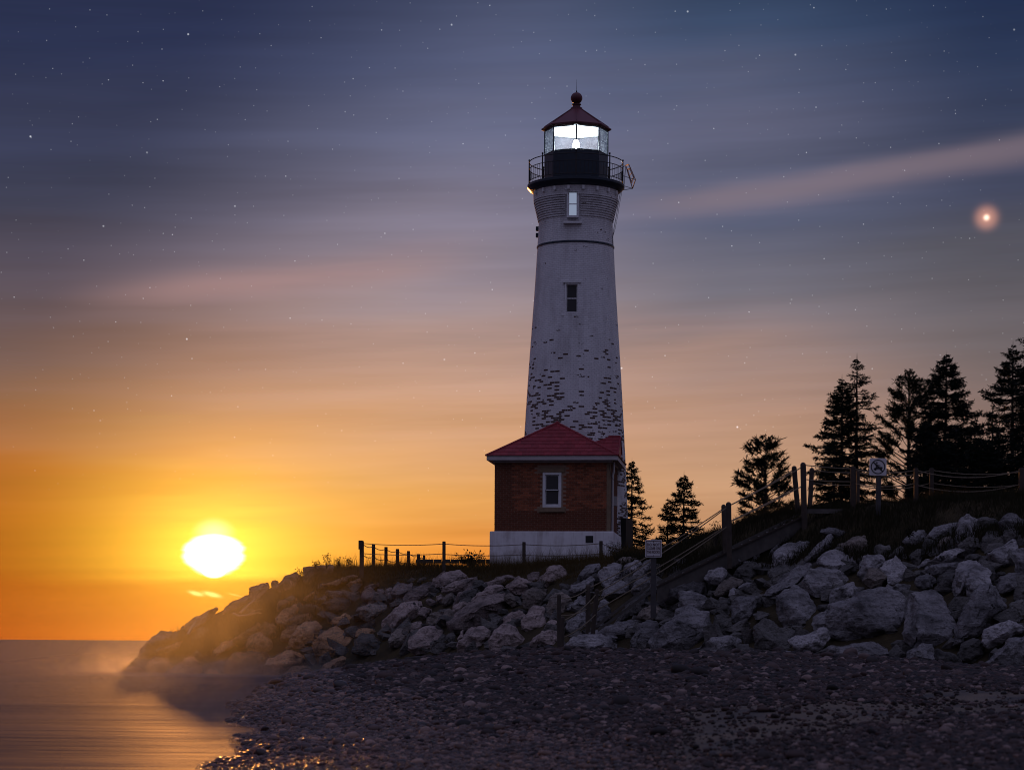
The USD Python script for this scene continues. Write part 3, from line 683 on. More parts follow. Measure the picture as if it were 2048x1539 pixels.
    (0.1, 'brown cube-like stone in the shadowed gap right of the largest central boulder', '1010,1193 1020,1185 1033,1196 1038,1210 1028,1218 1014,1205'),
    (0, 'rounded grey boulder left of and below the pale peaked boulder', '1014,1172 1026,1160 1038,1154 1055,1157 1067,1169 1073,1174 1052,1188 1041,1191 1029,1182'),
    (0.1, 'low grey boulder at the grass edge just left of the pale peaked boulder', '1052,1154 1064,1145 1079,1145 1079,1154 1069,1169 1061,1164'),
    (-0.1, 'layered brown boulder directly under the pale peaked boulder', '1048,1189 1058,1179 1080,1176 1095,1176 1088,1192 1080,1210 1058,1218 1048,1213'),
    (-0.1, 'pale peaked boulder with a dark underside, standing before the white foundation', '1069,1169 1083,1154 1102,1136 1119,1128 1125,1127 1131,1140 1135,1166 1120,1166 1108,1161 1090,1161 1080,1170'),
    (0, 'small dark stone at the right foot of the pale peaked boulder', '1116,1172 1123,1166 1137,1170 1141,1178 1137,1187 1126,1184'),
    (0, 'tall brown boulder behind the lowest stair post', '1086,1211 1099,1193 1114,1185 1128,1190 1140,1202 1134,1214 1122,1226 1114,1239 1095,1241 1087,1226'),
    (0, 'smooth pale boulder at the grass edge right of the pale peaked boulder', '1150,1163 1153,1151 1168,1137 1180,1131 1196,1133 1214,1131 1208,1139 1193,1145 1189,1151 1170,1160'),
    (-0.2, 'pale slab pointing left above the middle pair of stair posts', '1135,1184 1146,1173 1170,1160 1188,1153 1189,1163 1177,1184 1164,1193 1143,1202'),
    (0, 'speckled pale boulder at the grass edge behind the stair ropes', '1191,1166 1193,1146 1211,1136 1228,1129 1243,1136 1249,1140 1243,1157 1235,1164 1214,1178 1199,1178'),
    (-0.2, 'streaked slab below the speckled pale boulder, crossed by stair ropes', '1201,1190 1217,1175 1240,1161 1256,1158 1258,1178 1249,1184 1229,1193 1213,1196'),
    (0.1, 'pale boulder between the speckled one and the DO NOT CLIMB sign', '1243,1157 1249,1139 1255,1128 1280,1120 1289,1125 1280,1136 1267,1152 1250,1160'),
    (0.5, 'low tan slab at the grass edge left of the DO NOT CLIMB sign', '1226,1130 1244,1118 1262,1109 1273,1113 1265,1121 1250,1130 1243,1134'),
    (0, 'broad pale boulder touching the left side of the sign\'s post', '1256,1158 1271,1145 1289,1128 1303,1122 1303,1163 1292,1166 1283,1154 1267,1166 1259,1167'),
    (0, 'jagged boulder left of the sign\'s post at half height', '1258,1187 1265,1170 1277,1158 1289,1154 1297,1164 1303,1175 1283,1184 1265,1190'),
    (0.2, 'narrow grey slab between the two pairs of low stair posts', '1128,1220 1140,1208 1161,1193 1173,1190 1173,1205 1161,1214 1140,1224'),
    (0.2, 'grooved boulder behind the middle stair posts', '1131,1249 1146,1235 1164,1220 1171,1224 1171,1264 1147,1269 1131,1269'),
    (-0.1, 'triangular pale boulder on the pebbles left of the lowest stair post', '1050,1293 1065,1281 1084,1264 1110,1249 1113,1257 1113,1293 1087,1294 1059,1294'),
    (0.1, 'small stone above the triangular pale boulder beside the lowest stair post', '1090,1249 1102,1239 1113,1243 1113,1249 1093,1258'),
    (0.1, 'grey boulder right of the middle stair posts, under the rails', '1196,1224 1205,1214 1219,1211 1226,1224 1223,1249 1196,1257 1189,1258'),
    (0.2, 'small pale stone right of the top of the middle stair posts', '1198,1205 1207,1197 1216,1205 1208,1214 1199,1218'),
    (-0.4, 'long low pale boulder on the pebbles right of the lowest stair posts', '1119,1299 1131,1279 1143,1272 1170,1270 1199,1275 1232,1276 1250,1287 1256,1293 1244,1300 1219,1305 1155,1302'),
    (-0.2, 'long pale slab lying behind and above the long low pale boulder', '1171,1269 1185,1261 1217,1257 1238,1249 1274,1239 1280,1245 1274,1263 1264,1273 1241,1276 1214,1276'),
    (-0.2, 'grey-white boulder with a pointed foot left of the boulder with a hole', '1255,1299 1264,1276 1274,1261 1283,1245 1310,1246 1318,1251 1310,1270 1295,1275 1318,1276 1304,1285 1295,1294 1277,1300'),
    (-0.4, 'round brown boulder at the foot of the sign\'s post', '1277,1233 1289,1218 1304,1214 1324,1208 1333,1214 1334,1229 1324,1238 1310,1243 1289,1243 1280,1239'),
    (0.3, 'dark boulder in the shadow under the lower stair rails', '1226,1252 1238,1230 1259,1205 1274,1193 1301,1187 1304,1205 1289,1218 1277,1233 1259,1242'),
    (1.2, 'small pale boulder right of the sign\'s post, behind the stair board', '1313,1137 1319,1132 1337,1131 1333,1142 1328,1155 1319,1158 1314,1148'),
    (1.2, 'broken slab behind the stair board, between sign and stair posts', '1330,1149 1339,1130 1351,1118 1374,1118 1391,1118 1398,1125 1377,1135 1349,1146 1332,1156'),
    (1.3, 'flat stone behind the stair board just left of the tall stair posts', '1384,1120 1398,1109 1412,1106 1430,1107 1419,1116 1398,1125'),
    (-0.6, 'long rough boulder lying along the lower edge of the stair board', '1313,1188 1328,1179 1353,1169 1384,1160 1405,1156 1414,1162 1423,1176 1419,1181 1398,1181 1370,1185 1353,1197 1332,1207 1318,1200'),
    (-0.3, 'lumpy blue-grey boulder above the boulder with a hole', '1353,1199 1363,1188 1384,1183 1409,1183 1426,1193 1428,1207 1421,1228 1391,1228 1388,1214 1370,1211 1354,1211'),
    (-0.3, 'small humped stone on top of the boulder with a hole, at its left', '1351,1221 1361,1213 1382,1209 1389,1218 1388,1228 1367,1228 1351,1230'),
    (-0.8, 'smooth pale block under the stair board below the tall stair posts', '1412,1155 1421,1141 1432,1135 1447,1135 1458,1139 1449,1153 1440,1164 1430,1174 1421,1169'),
    (-0.6, 'small pointed boulder at the foot of the tall stair posts', '1456,1114 1470,1108 1482,1116 1489,1125 1474,1135 1461,1132'),
    (0, 'tiny pointed stone under the upper stair board', '1504,1121 1511,1104 1516,1104 1521,1113 1511,1121'),
    (-0.1, 'flat little stone right of the pointed boulder below the tall stair posts', '1486,1123 1498,1121 1502,1128 1493,1130'),
    (-0.2, 'brown boulder below right of the smooth pale block', '1430,1185 1446,1169 1467,1156 1486,1156 1489,1165 1475,1174 1458,1183 1440,1195 1430,1195'),
    (-0.3, 'small pale slab on the dark rubble right of the smooth pale block', '1475,1176 1484,1169 1505,1164 1507,1172 1489,1179 1477,1181'),
    (-0.3, 'small cube-like stone on top of the square-faced boulder', '1458,1195 1459,1181 1467,1177 1475,1181 1474,1188 1461,1190'),
    (-0.1, 'upright dark block left of the square-faced boulder', '1430,1228 1432,1206 1437,1197 1460,1197 1458,1218 1454,1235 1437,1232'),
    (-0.2, 'square-faced grey boulder mid slope, right of the boulder with a hole', '1456,1234 1460,1213 1461,1199 1477,1195 1511,1197 1514,1206 1507,1223 1504,1237 1491,1246 1474,1246 1468,1237'),
    (0, 'dark upright boulder against the right end of the boulder with a hole', '1426,1271 1428,1253 1433,1235 1447,1234 1461,1239 1461,1267 1454,1278 1439,1276'),
    (-0.4, 'large pale boulder with a small dark hole, on the pebbles right of the sign', '1300,1293 1311,1274 1311,1264 1321,1248 1346,1234 1377,1227 1398,1230 1416,1228 1432,1235 1430,1244 1425,1269 1405,1279 1370,1290 1332,1286 1311,1295'),
    (-0.6, 'low two-humped boulder on the pebbles right of the boulder with a hole', '1382,1300 1405,1286 1426,1274 1440,1279 1453,1283 1463,1276 1482,1273 1489,1279 1484,1300 1468,1306 1433,1307 1405,1306'),
    (0, 'dark rubble boulder below the tall stair posts', '1456,1146 1475,1134 1507,1127 1516,1135 1507,1158 1489,1164 1467,1155'),
    (0.1, 'thin slanting slab left of the purple-grey boulder under the stair top', '1540,1104 1558,1087 1561,1089 1552,1108 1540,1118'),
    (-0.3, 'long slanting pale slab pointing down left, mid slope', '1514,1203 1530,1190 1555,1163 1591,1140 1606,1141 1624,1137 1600,1162 1590,1175 1570,1182 1552,1195 1540,1207 1524,1211'),
    (0, 'purple-grey rounded boulder below the top of the stairs', '1540,1122 1558,1097 1583,1085 1602,1080 1616,1085 1618,1097 1612,1108 1595,1126 1579,1132 1559,1134 1540,1137'),
    (-0.1, 'dark rubble boulder under the purple-grey rounded boulder', '1540,1141 1563,1134 1591,1126 1604,1132 1587,1139 1561,1157 1540,1169'),
    (0.2, 'small pale cap stone topping the bank in front of the dark grass', '1636,1063 1649,1058 1663,1057 1676,1061 1704,1069 1690,1079 1676,1075 1661,1073 1643,1069'),
    (0, 'narrow slanting slab under the small pale cap stone', '1604,1122 1622,1106 1639,1089 1657,1075 1673,1079 1665,1091 1645,1100 1630,1118 1610,1132'),
    (0.1, 'pointed brown boulder at the grass edge right of the small pale cap stone', '1680,1091 1706,1079 1727,1070 1731,1079 1739,1100 1727,1114 1712,1118 1706,1102 1692,1097'),
    (0, 'dark boulder between the small pale cap stone and the flat-fronted boulder', '1665,1100 1680,1093 1694,1088 1706,1100 1696,1104 1676,1104'),
    (-0.2, 'flat-fronted grey boulder in the upper middle of the right slope', '1626,1128 1634,1118 1649,1106 1669,1101 1696,1104 1712,1108 1713,1122 1710,1136 1704,1149 1688,1145 1661,1136 1641,1137'),
    (-0.4, 'pale overhanging boulder with a black gap beneath it', '1598,1171 1604,1157 1624,1139 1645,1141 1665,1136 1684,1147 1706,1167 1676,1176 1657,1188 1634,1188 1612,1180'),
    (-0.3, 'small mottled stone right of the black gap under the overhanging boulder', '1657,1184 1675,1176 1704,1169 1725,1171 1727,1184 1700,1194 1673,1202 1661,1202'),
    (0, 'upright greenish-grey boulder right of the flat-fronted boulder', '1712,1161 1725,1128 1735,1112 1754,1112 1776,1122 1764,1136 1741,1141 1729,1155 1723,1167'),
    (-0.2, 'brownish block above the huge rounded boulder, at its left', '1727,1180 1727,1161 1743,1140 1764,1140 1778,1149 1776,1165 1758,1176 1737,1182'),
    (0.1, 'dark low boulder at the grass edge right of the pointed brown boulder', '1741,1106 1751,1091 1778,1093 1788,1100 1778,1116 1754,1112'),
    (0.1, 'small dark boulder between two low ones at the right grass edge', '1777,1117 1790,1100 1800,1091 1811,1100 1813,1112 1795,1120'),
    (-0.2, 'knobbly rounded boulder above the huge rounded boulder', '1764,1135 1778,1124 1793,1115 1812,1117 1831,1134 1825,1148 1810,1160 1793,1167 1780,1162 1775,1150'),
    (-0.3, 'big cleft boulder with a dark right face, left of the huge rounded boulder', '1540,1231 1556,1202 1565,1192 1587,1176 1598,1180 1612,1190 1626,1212 1624,1243 1618,1258 1602,1268 1587,1256 1565,1252 1552,1243'),
    (-0.5, 'dark broad boulder on the pebbles under the big cleft boulder', '1509,1252 1522,1240 1540,1240 1556,1251 1580,1270 1595,1286 1590,1300 1560,1303 1524,1307 1517,1278'),
    (-0.5, 'sloping grey boulder at the pebbles under the huge rounded boulder\'s left end', '1581,1278 1598,1272 1622,1266 1649,1260 1665,1264 1649,1282 1641,1293 1614,1301 1597,1305 1597,1291'),
    (-0.2, 'smaller boulder wedged between the big cleft boulder and the huge rounded one', '1624,1247 1634,1235 1655,1221 1665,1227 1665,1254 1639,1268 1628,1260'),
    (-0.4, 'huge rounded boulder with a shadowed base, largest of the right slope', '1659,1221 1667,1208 1688,1196 1715,1184 1754,1182 1774,1184 1801,1196 1813,1208 1803,1235 1800,1247 1817,1260 1809,1286 1774,1293 1735,1282 1706,1282 1676,1274 1665,1258 1659,1239'),
    (-0.1, 'small pointed stone on the shoulder of the huge rounded boulder', '1760,1182 1776,1168 1788,1176 1800,1188 1790,1196 1775,1190'),
    (-0.9, 'low pale boulder on the pebbles in front of the huge rounded boulder', '1624,1307 1649,1301 1676,1291 1708,1283 1727,1285 1741,1282 1752,1288 1774,1301 1793,1311 1791,1321 1754,1323 1723,1319 1696,1313 1649,1317'),
    (-0.8, 'flat stone sunk in the pebbles under the big cleft boulder', '1546,1309 1563,1302 1591,1303 1595,1309 1563,1313'),
    (0.1, 'rounded boulder at the left end of the raised right row, above dark stones', '1808,1083 1823,1068 1853,1059 1855,1079 1844,1094 1823,1096 1812,1094'),
    (0, 'dark stone under the raised right row at its left end', '1844,1094 1853,1076 1872,1085 1879,1091 1872,1102 1853,1102'),
    (0.1, 'long smooth boulder in the raised right row, left of the tall humped one', '1855,1061 1883,1057 1911,1046 1917,1053 1913,1072 1883,1079 1870,1083 1855,1076'),
    (0, 'rounded brown boulder under the long smooth boulder of the raised row', '1874,1098 1883,1079 1896,1072 1911,1074 1909,1091 1896,1100'),
    (0, 'tall humped boulder highest on the right slope, against the dark grass', '1913,1059 1922,1038 1939,1024 1952,1027 1960,1040 1967,1057 1962,1076 1943,1089 1917,1096 1907,1096 1909,1085 1919,1070'),
    (0.2, 'low dark boulder right of the tall humped boulder', '1954,1036 1964,1033 1986,1038 2001,1044 1994,1057 1973,1053 1967,1053'),
    (0, 'arched pale boulder at the upper right end of the bank', '1992,1064 2005,1040 2022,1030 2037,1033 2048,1044 2048,1074 2037,1074 2016,1055 2009,1053'),
    (-0.1, 'rounded dark stone under the arched pale boulder', '2007,1087 2009,1066 2020,1053 2035,1064 2037,1076 2016,1089'),
    (0.1, 'shadowed boulder in the gap below the low dark one of the raised row', '1949,1087 1973,1074 1977,1061 1999,1066 2007,1072 2003,1087 1982,1102 1956,1106'),
    (0, 'dark purple stone below the left end of the raised right row', '1814,1113 1825,1102 1844,1100 1851,1106 1834,1128 1821,1121'),
    (-0.1, 'long low slab under the tall humped boulder', '1859,1128 1876,1115 1900,1100 1939,1091 1943,1104 1926,1115 1887,1128'),
    (0, 'small pointed stone left of the long low slab on the right slope', '1834,1134 1846,1124 1864,1117 1861,1128 1844,1137'),
    (-0.2, 'rough mottled slab below the long low slab on the right slope', '1846,1139 1870,1130 1900,1126 1928,1119 1917,1137 1887,1143 1861,1152 1849,1149'),
    (0, 'small dark slab right of the rough mottled slab', '1928,1115 1939,1109 1960,1109 1964,1121 1947,1121 1930,1121'),
    (-0.1, 'big smooth sloping boulder near the right edge below the arched one', '1962,1119 1984,1104 2007,1091 2024,1081 2037,1081 2033,1104 2024,1130 2007,1147 1986,1139 1973,1130'),
    (-0.3, 'upright slab cut by the right edge of the view', '2031,1106 2042,1096 2050,1094 2050,1156 2037,1152 2031,1139'),
    (-0.3, 'mottled boulder at the right edge under the upright slab', '1994,1179 1999,1160 2012,1147 2033,1145 2050,1158 2048,1175 2020,1169 2007,1184'),
    (-0.2, 'pale block behind the upper right shoulder of the huge rounded boulder', '1829,1169 1834,1158 1853,1152 1872,1152 1866,1164 1861,1177 1831,1179'),
    (-0.1, 'small flat stone between the knobbly boulder and the huge rounded boulder', '1784,1173 1814,1165 1821,1175 1812,1184 1793,1186'),
    (-0.2, 'dark smooth boulder left of the two leaning greenish boulders', '1866,1177 1868,1158 1887,1147 1917,1139 1917,1156 1907,1179 1898,1194 1876,1190'),
    (-0.3, 'left one of two leaning greenish boulders, steep-edged', '1900,1186 1913,1160 1919,1132 1928,1120 1943,1120 1962,1134 1941,1141 1937,1173 1934,1190 1917,1201'),
    (-0.3, 'right one of two leaning greenish boulders, dark-faced', '1937,1190 1941,1164 1945,1139 1962,1137 1977,1145 1994,1158 1984,1173 1964,1188 1947,1197'),
    (-0.5, 'tall blue-grey boulder right of and touching the huge rounded boulder', '1819,1224 1823,1188 1840,1182 1861,1182 1891,1194 1913,1214 1913,1242 1907,1261 1907,1289 1896,1306 1866,1304 1831,1293 1823,1299 1806,1295 1812,1276 1821,1250'),
    (-0.5, 'large tilted slab-faced boulder, second from the right edge, with a layered lower lip', '1909,1282 1913,1252 1930,1218 1952,1192 1977,1180 1999,1188 2018,1207 2016,1229 1986,1242 1967,1261 1964,1269 1939,1278 1917,1293 1909,1291'),
    (-0.5, 'rounded blue-grey boulder right of the large tilted slab-faced boulder', '1971,1265 1986,1246 2012,1235 2029,1237 2048,1246 2048,1259 2016,1269 1990,1289 1977,1287'),
    (-0.2, 'dark boulder at the right edge above the rounded blue-grey one', '2018,1216 2029,1201 2050,1192 2050,1237 2024,1233'),
    (-1, 'conical boulder on the pebbles in front of the tall blue-grey boulder', '1801,1319 1819,1304 1844,1291 1866,1295 1870,1323 1840,1329 1812,1325'),
    (-0.9, 'big rough boulder on the pebbles in the lower right corner of the bank', '1967,1327 1986,1306 2014,1287 2037,1267 2050,1263 2050,1332 2016,1332'),
    (-0.3, 'black shadowed block under the large tilted slab-faced boulder', '1911,1295 1964,1272 1969,1289 1964,1319 1930,1319 1913,1310'),
    (-0.9, 'low dark stone on the pebbles under the tall blue-grey boulder', '1868,1299 1887,1302 1909,1310 1926,1325 1900,1329 1872,1327'),
]

# ------------------------------------------------------------------ lighthouse
_fc = np.array([-TX, -TY]) / math.hypot(TX, TY)          # from the tower towards the viewer
_tg = np.array([-_fc[1], _fc[0]])                          # to the right as seen
A0 = math.atan2(_fc[1], _fc[0])
def TF(u, w, z):
    """On the tower: u to the right, w outward from the axis towards the beach."""
    q = np.array([TX, TY]) + _fc * w + _tg * u
    return np.array([q[0], q[1], z])
tz = lambda py, Y=88.0: wz(1150, py, Y)

lh = Thing('lighthouse', 'tall white brick lighthouse with peeling paint and a lit lantern under a dark red roof', 'lighthouse', (TX, TY, 4.3))
shaft = [(2.20, 3.2), (2.17, 4.9), (2.10, 6.6), (2.03, 8.0), (1.946, 9.45), (1.897, 10.3), (1.80, 11.9), (1.690, 13.5), (1.575, 15.2), (1.495, 16.6), (1.462, 17.2), (1.445, 17.62), (1.60, 18.42), (1.655, 18.44), (1.665, 18.80), (1.60, 18.86)]
fine = [shaft[0]]
for (r0, z0), (r1, z1) in zip(shaft, shaft[1:]):
    n = max(1, int((z1 - z0) / 0.5))
    fine += [(r0 + (r1 - r0) * k / n, z0 + (z1 - z0) * k / n) for k in range(1, n + 1)]
body = manifold(lathe(fine, (TX, TY), 128))
def wbox(px0, px1, py0, py1, Y):
    u0, u1 = (P(px, (py0 + py1) / 2, Y)[0] - (TX + _fc[0] * (TY - Y)) for px in (px0, px1))
    return u0, u1, wz((px0 + px1) / 2, py1, Y), wz((px0 + px1) / 2, py0, Y)
WIN = [('upper', wbox(1136.5, 1155, 383, 432, 86.42), 1.30, 1.62), ('lower', wbox(1132.5, 1155, 568, 624, 86.42), 1.32, 1.592)]
for _, (u0, u1, z0, z1), w0, w1 in WIN:
    body -= manifold(box(u0, u1, w0 - 0.06, 3.0, z0, z1, TF))
wall = lh.part('tower_wall', body, M['white_brick'], smooth=35)
for k in range(9):
    z0 = 17.66 + k * 0.087
    r = 1.478 + k * 0.0205
    ring = manifold(lathe([(r - 0.10, z0), (r, z0), (r + 0.004, z0 + 0.050), (r - 0.10, z0 + 0.053)], (TX, TY), 128))
    ring -= manifold(box(WIN[0][1][0] - 0.12, WIN[0][1][1] + 0.12, 0.5, 3.0, WIN[0][1][2] - 0.1, WIN[0][1][3] + 0.1, TF))
    lh.part('corbel_ring', ring, M['white_brick'], smooth=35)
lh.part('iron_band', lathe([(1.44, 16.62), (1.515, 16.62), (1.522, 16.645), (1.515, 16.69), (1.44, 16.70)], (TX, TY), 128), M['black'], smooth=35)
for name, (u0, u1, z0, z1), w0, w1 in WIN:
    t = 0.052
    fr = lh.part('window', cat(box(u0 - t, u0, w0, w1, z0 - t, z1 + t, TF), box(u1, u1 + t, w0, w1, z0 - t, z1 + t, TF), box(u0, u1, w0, w1 - 0.002, z1, z1 + t, TF), box(u0, u1, w0, w1 - 0.002, z0 - t, z0, TF)), M['white'],
                 label='lit upper window of the tower' if name == 'upper' else 'dark lower window of the tower')
    zm = (z0 + z1) / 2
    for za, zb, d in ((z0, zm + 0.012, 0.03), (zm - 0.012, z1, 0.07)):
        s = 0.035
        lh.part('sash', cat(box(u0, u0 + s, w1 - d - 0.06, w1 - d - 0.025, za, zb, TF), box(u1 - s, u1, w1 - d - 0.06, w1 - d - 0.025, za, zb, TF),
                            box(u0 + s, u1 - s, w1 - d - 0.06, w1 - d - 0.026, za, za + s, TF), box(u0 + s, u1 - s, w1 - d - 0.06, w1 - d - 0.026, zb - s, zb, TF)), M['white'], under=fr)
        lh.part('pane', box(u0 + s, u1 - s, w1 - d - 0.052, w1 - d - 0.046, za + s, zb - s, TF), M['lit_pane'] if name == 'upper' else M['window_glass'], under=fr)
    lh.part('lintel', box(u0 - 0.13, u1 + 0.13, w0, w1 + 0.03, z1 + t + 0.002, z1 + t + 0.06, TF), M['white'], under=fr)
    lh.part('sill', box(u0 - 0.18, u1 + 0.18, w0, w1 - 0.03 if name == 'upper' else w1 + 0.03, z0 - t - 0.075 - (0.14 if name == 'upper' else 0.02), z0 - t - 0.004 - (0.14 if name == 'upper' else 0.02), TF), M['white'], under=fr)
# entrance at the foot, on the far right flank
def flank(a, w, z, u=0.0):
    c, s = math.cos(A0 + a), math.sin(A0 + a)
    return np.array([TX + c * w - s * u, TY + s * w + c * u, z])
dp = math.radians(70)
door = lh.part('door', box(-0.42, 0.42, 1.9, 2.30, 4.55, 6.05, lambda u, w, z: flank(dp, w, z, u)), M['dark'])
lh.part('door_step', bevel_box(-0.6, 0.6, 1.95, 2.75, 3.9, 4.53, 0.02, lambda u, w, z: flank(dp, w, z, u)), M['stone'])
# gallery
lh.part('gallery_deck', lathe([(1.55, 18.78), (1.70, 18.80), (1.80, 18.88), (1.875, 18.96), (1.90, 18.985), (1.90, 19.07), (1.86, 19.09), (1.2, 19.10)], (TX, TY), 96), M['black'], smooth=40)
for k in range(-4, 4):
    a = A0 + k * math.radians(19) + math.radians(9.5) if k < 4 else A0 - math.radians(85)
    lh.part('deck_bracket', box(-0.045, 0.045, 1.64, 1.74, 18.62, 18.765, lambda u, w, z: flank(a - A0, w, z, u)), M['white'])
circle = lambda r, z, n=72: [(TX + r * math.cos(t), TY + r * math.sin(t), z) for t in np.linspace(0, 2 * math.pi, n + 1)]
for z, r in ((19.97, 0.019), (19.70, 0.015), (19.20, 0.015)):
    lh.part('rail', tube(circle(1.83, z), r, 6, False), M['iron'], smooth=True)
for k in range(8):
    a = A0 + k * math.pi / 4
    q = (TX + 1.83 * math.cos(a), TY + 1.83 * math.sin(a))
    lh.part('railing_post', lathe([(0.026, 19.09), (0.024, 20.0), (0.03, 20.005), (0.012, 20.02), (0.032, 20.045), (0.036, 20.07), (0.028, 20.095), (0.008, 20.11)], q, 10), M['iron'], smooth=40)
for k in range(72):
    if k % 9 == 0: continue
    a = A0 + k * math.pi / 36
    x, y = TX + 1.83 * math.cos(a), TY + 1.83 * math.sin(a)
    lh.part('baluster', tube([(x, y, 19.20), (x, y, 19.70)], 0.0085, 4), M['iron'])
# lantern: eight sides, one corner towards the beach
oct_ = lambda r, z: [(TX + r * math.cos(A0 + k * math.pi / 4), TY + r * math.sin(A0 + k * math.pi / 4), z) for k in range(8)]
ZS, ZH, RL = 20.255, 21.20, 1.245
for k in range(8):
    i, j = k, (k + 1) % 8
    def face(r0, r1, z0, z1, inset=0.0):
        a, b, c, d = oct_(r0, z0)[i], oct_(r0, z0)[j], oct_(r1, z0)[j], oct_(r1, z0)[i]
        v = np.array([a, b, c, d], float)
        if inset:
            L = np.linalg.norm(v[1] - v[0]); t = inset / L
            v = np.array([v[0] + (v[1] - v[0]) * t, v[1] + (v[0] - v[1]) * t, v[2] + (v[3] - v[2]) * t, v[3] + (v[2] - v[3]) * t])
        lo, hi = v.copy(), v.copy(); lo[:, 2], hi[:, 2] = z0, z1
        return hexa(np.vstack([lo, hi]))
    pan = lh.part('wall_panel', face(RL - 0.05, RL, 19.10, ZS - 0.005, 0.004), M['black'])
    lh.part('panel_seam', face(RL + 0.002, RL + 0.02, 19.16, 19.24, 0.03), M['black'], under=pan)
    pane = lh.part('lantern_pane', face(RL - 0.022, RL - 0.016, ZS + 0.03, ZH - 0.03, 0.035), M['glass'])
    lh.part('sill_bar', face(RL - 0.045, RL + 0.012, ZS, ZS + 0.03, 0.03), M['black'], under=pane)
    lh.part('head_bar', face(RL - 0.045, RL + 0.012, ZH - 0.03, ZH, 0.03), M['black'], under=pane)
    if k not in (0, 7):
        lh.part('cross_bar', face(RL - 0.040, RL - 0.024, ZS + 0.44, ZS + 0.464, 0.035), M['black'], under=pane)
    c = oct_(RL - 0.012, 0)[i]
    lh.part('mullion', tube([(c[0], c[1], ZS - 0.002), (c[0], c[1], ZH + 0.002)], 0.027, 8), M['black'], smooth=40)
lh.part('lantern_floor', lathe([(1.17, 20.20), (1.17, ZS), (0.2, ZS)], (TX, TY), 8, A0), M['white'])
lh.part('ceiling', lathe([(1.20, ZH + 0.004), (0.85, ZH + 0.16), (0.10, ZH + 0.40)], (TX, TY), 8, A0, False), M['white'])
roof = lh.part('lantern_roof', lathe([(1.215, ZH + 0.012), (1.27, ZH + 0.008), (1.37, ZH + 0.055), (1.37, ZH + 0.10), (1.26, ZH + 0.17), (0.22, ZH + 0.87), (0.02, ZH + 0.90)], (TX, TY), 8, A0, False), M['lantern_red'])
for k in range(8):
    a, b = np.array(oct_(1.262, ZH + 0.176)[k]), np.array(oct_(0.222, ZH + 0.876)[k])
    lh.part('roof_seam', tube([a, b], 0.016, 5), M['lantern_red'], under=roof)
zb = ZH + 0.87
lh.part('ventilator_ball', lathe([(0.235, zb - 0.02), (0.225, zb + 0.05), (0.155, zb + 0.07), (0.145, zb + 0.15), (0.18, zb + 0.17), (0.18, zb + 0.20), (0.10, zb + 0.22)] +
        [(0.228 * math.sin(t), zb + 0.43 - 0.228 * math.cos(t)) for t in np.linspace(0.35, 3.0, 14)], (TX, TY), 32), M['lantern_red'], smooth=40)
lh.part('lightning_rod', tube([(TX, TY, zb + 0.64), (TX, TY, zb + 0.70), (TX, TY, zb + 0.76), (TX, TY, zb + 1.16)], [0.03, 0.022, 0.009, 0.004], 8), M['iron'])
lens = lh.part('beacon', lathe([(0.05, ZS + 0.08), (0.10, ZS + 0.14), (0.135, ZS + 0.30), (0.135, ZS + 0.42), (0.10, ZS + 0.56), (0.04, ZS + 0.62)], (TX, TY), 24), M['lamp'], smooth=True)
lh.part('pedestal', lathe([(0.16, ZS + 0.002), (0.10, ZS + 0.03), (0.09, ZS + 0.075)], (TX, TY), 20), M['black'], smooth=40, under=lens)
# framed panel hung outside the railing, and its cable
pa = [P(1251.5, 331, 88.5), P(1257.5, 329, 87.2), P(1271, 359.5, 87.3), P(1265, 377, 88.6)]
c0 = sum(pa) / 4
sol = lh.part('panel', tube([pa[0], pa[1], pa[2], pa[3], pa[0]], 0.020, 6, False), M['rust'])
ins = [c0 + (q - c0) * 0.62 for q in pa]
for a, b in ((0, 1), (1, 2), (2, 3), (3, 0)):
    lh.part('frame_tube', tube([ins[a], ins[b]], 0.013, 6), M['rust'], under=sol)
for t in (0.25, 0.5, 0.75):
    lh.part('frame_tube', tube([pa[0] + (pa[3] - pa[0]) * t + (0.01, -.02, .02), pa[1] + (pa[2] - pa[1]) * t + (0.01, -.02, .02)], 0.012, 6), M['rust'], under=sol)
for a, b in (((1246, 334), 0), ((1248, 372), 3), ((1248, 372), 0), ((1247, 380), 3), ((1247, 352), 2)):
    lh.part('bracket', tube([P(a[0], a[1], 88.2), pa[b]], 0.012, 5), M['iron'], under=sol)
cz = [P(1241, 384, 87.6), P(1237, 405, 87.55), P(1233, 430, 87.5), P(1228, 456, 87.45), P(1225, 476, 87.5), P(1226, 490, 87.5)]
lh.part('cable', tube(cz, 0.012, 5), M['iron'])
lh.part('cable', tube([q + (0.05, 0, 0) if i < 4 else q for i, q in enumerate(cz[:5])], 0.008, 5), M['iron'])
for py in (455, 468):
    lh.part('shaft_vent', bevel_box(-0.10, 0.10, 1.45, 1.56, tz(py + 5), tz(py - 3), 0.01, lambda u, w, z: flank(math.radians(-97), w, z, u)), M['black'])

# ------------------------------------------------------------------ brick service building
TH = math.radians(6.5)
HA = P(989, 1062, 83.45)
HW, HD = 4.29, 3.85
def HF(u, v, z): return np.array([HA[0] + u * math.cos(TH) + v * math.sin(TH), HA[1] - u * math.sin(TH) + v * math.cos(TH), z])
Zb, Ze = HA[2], wz(1105, 921, 83.2)
hs = Thing('brick_building', 'small brick building with a red tiled hip roof and white base before the tower', 'building', HF(HW / 2, HD / 2, 3.9))
base = hs.part('foundation', bevel_box(-0.16, HW + 0.16, -0.16, HD + 0.1, 3.2, Zb, 0.03, HF), M['found'])
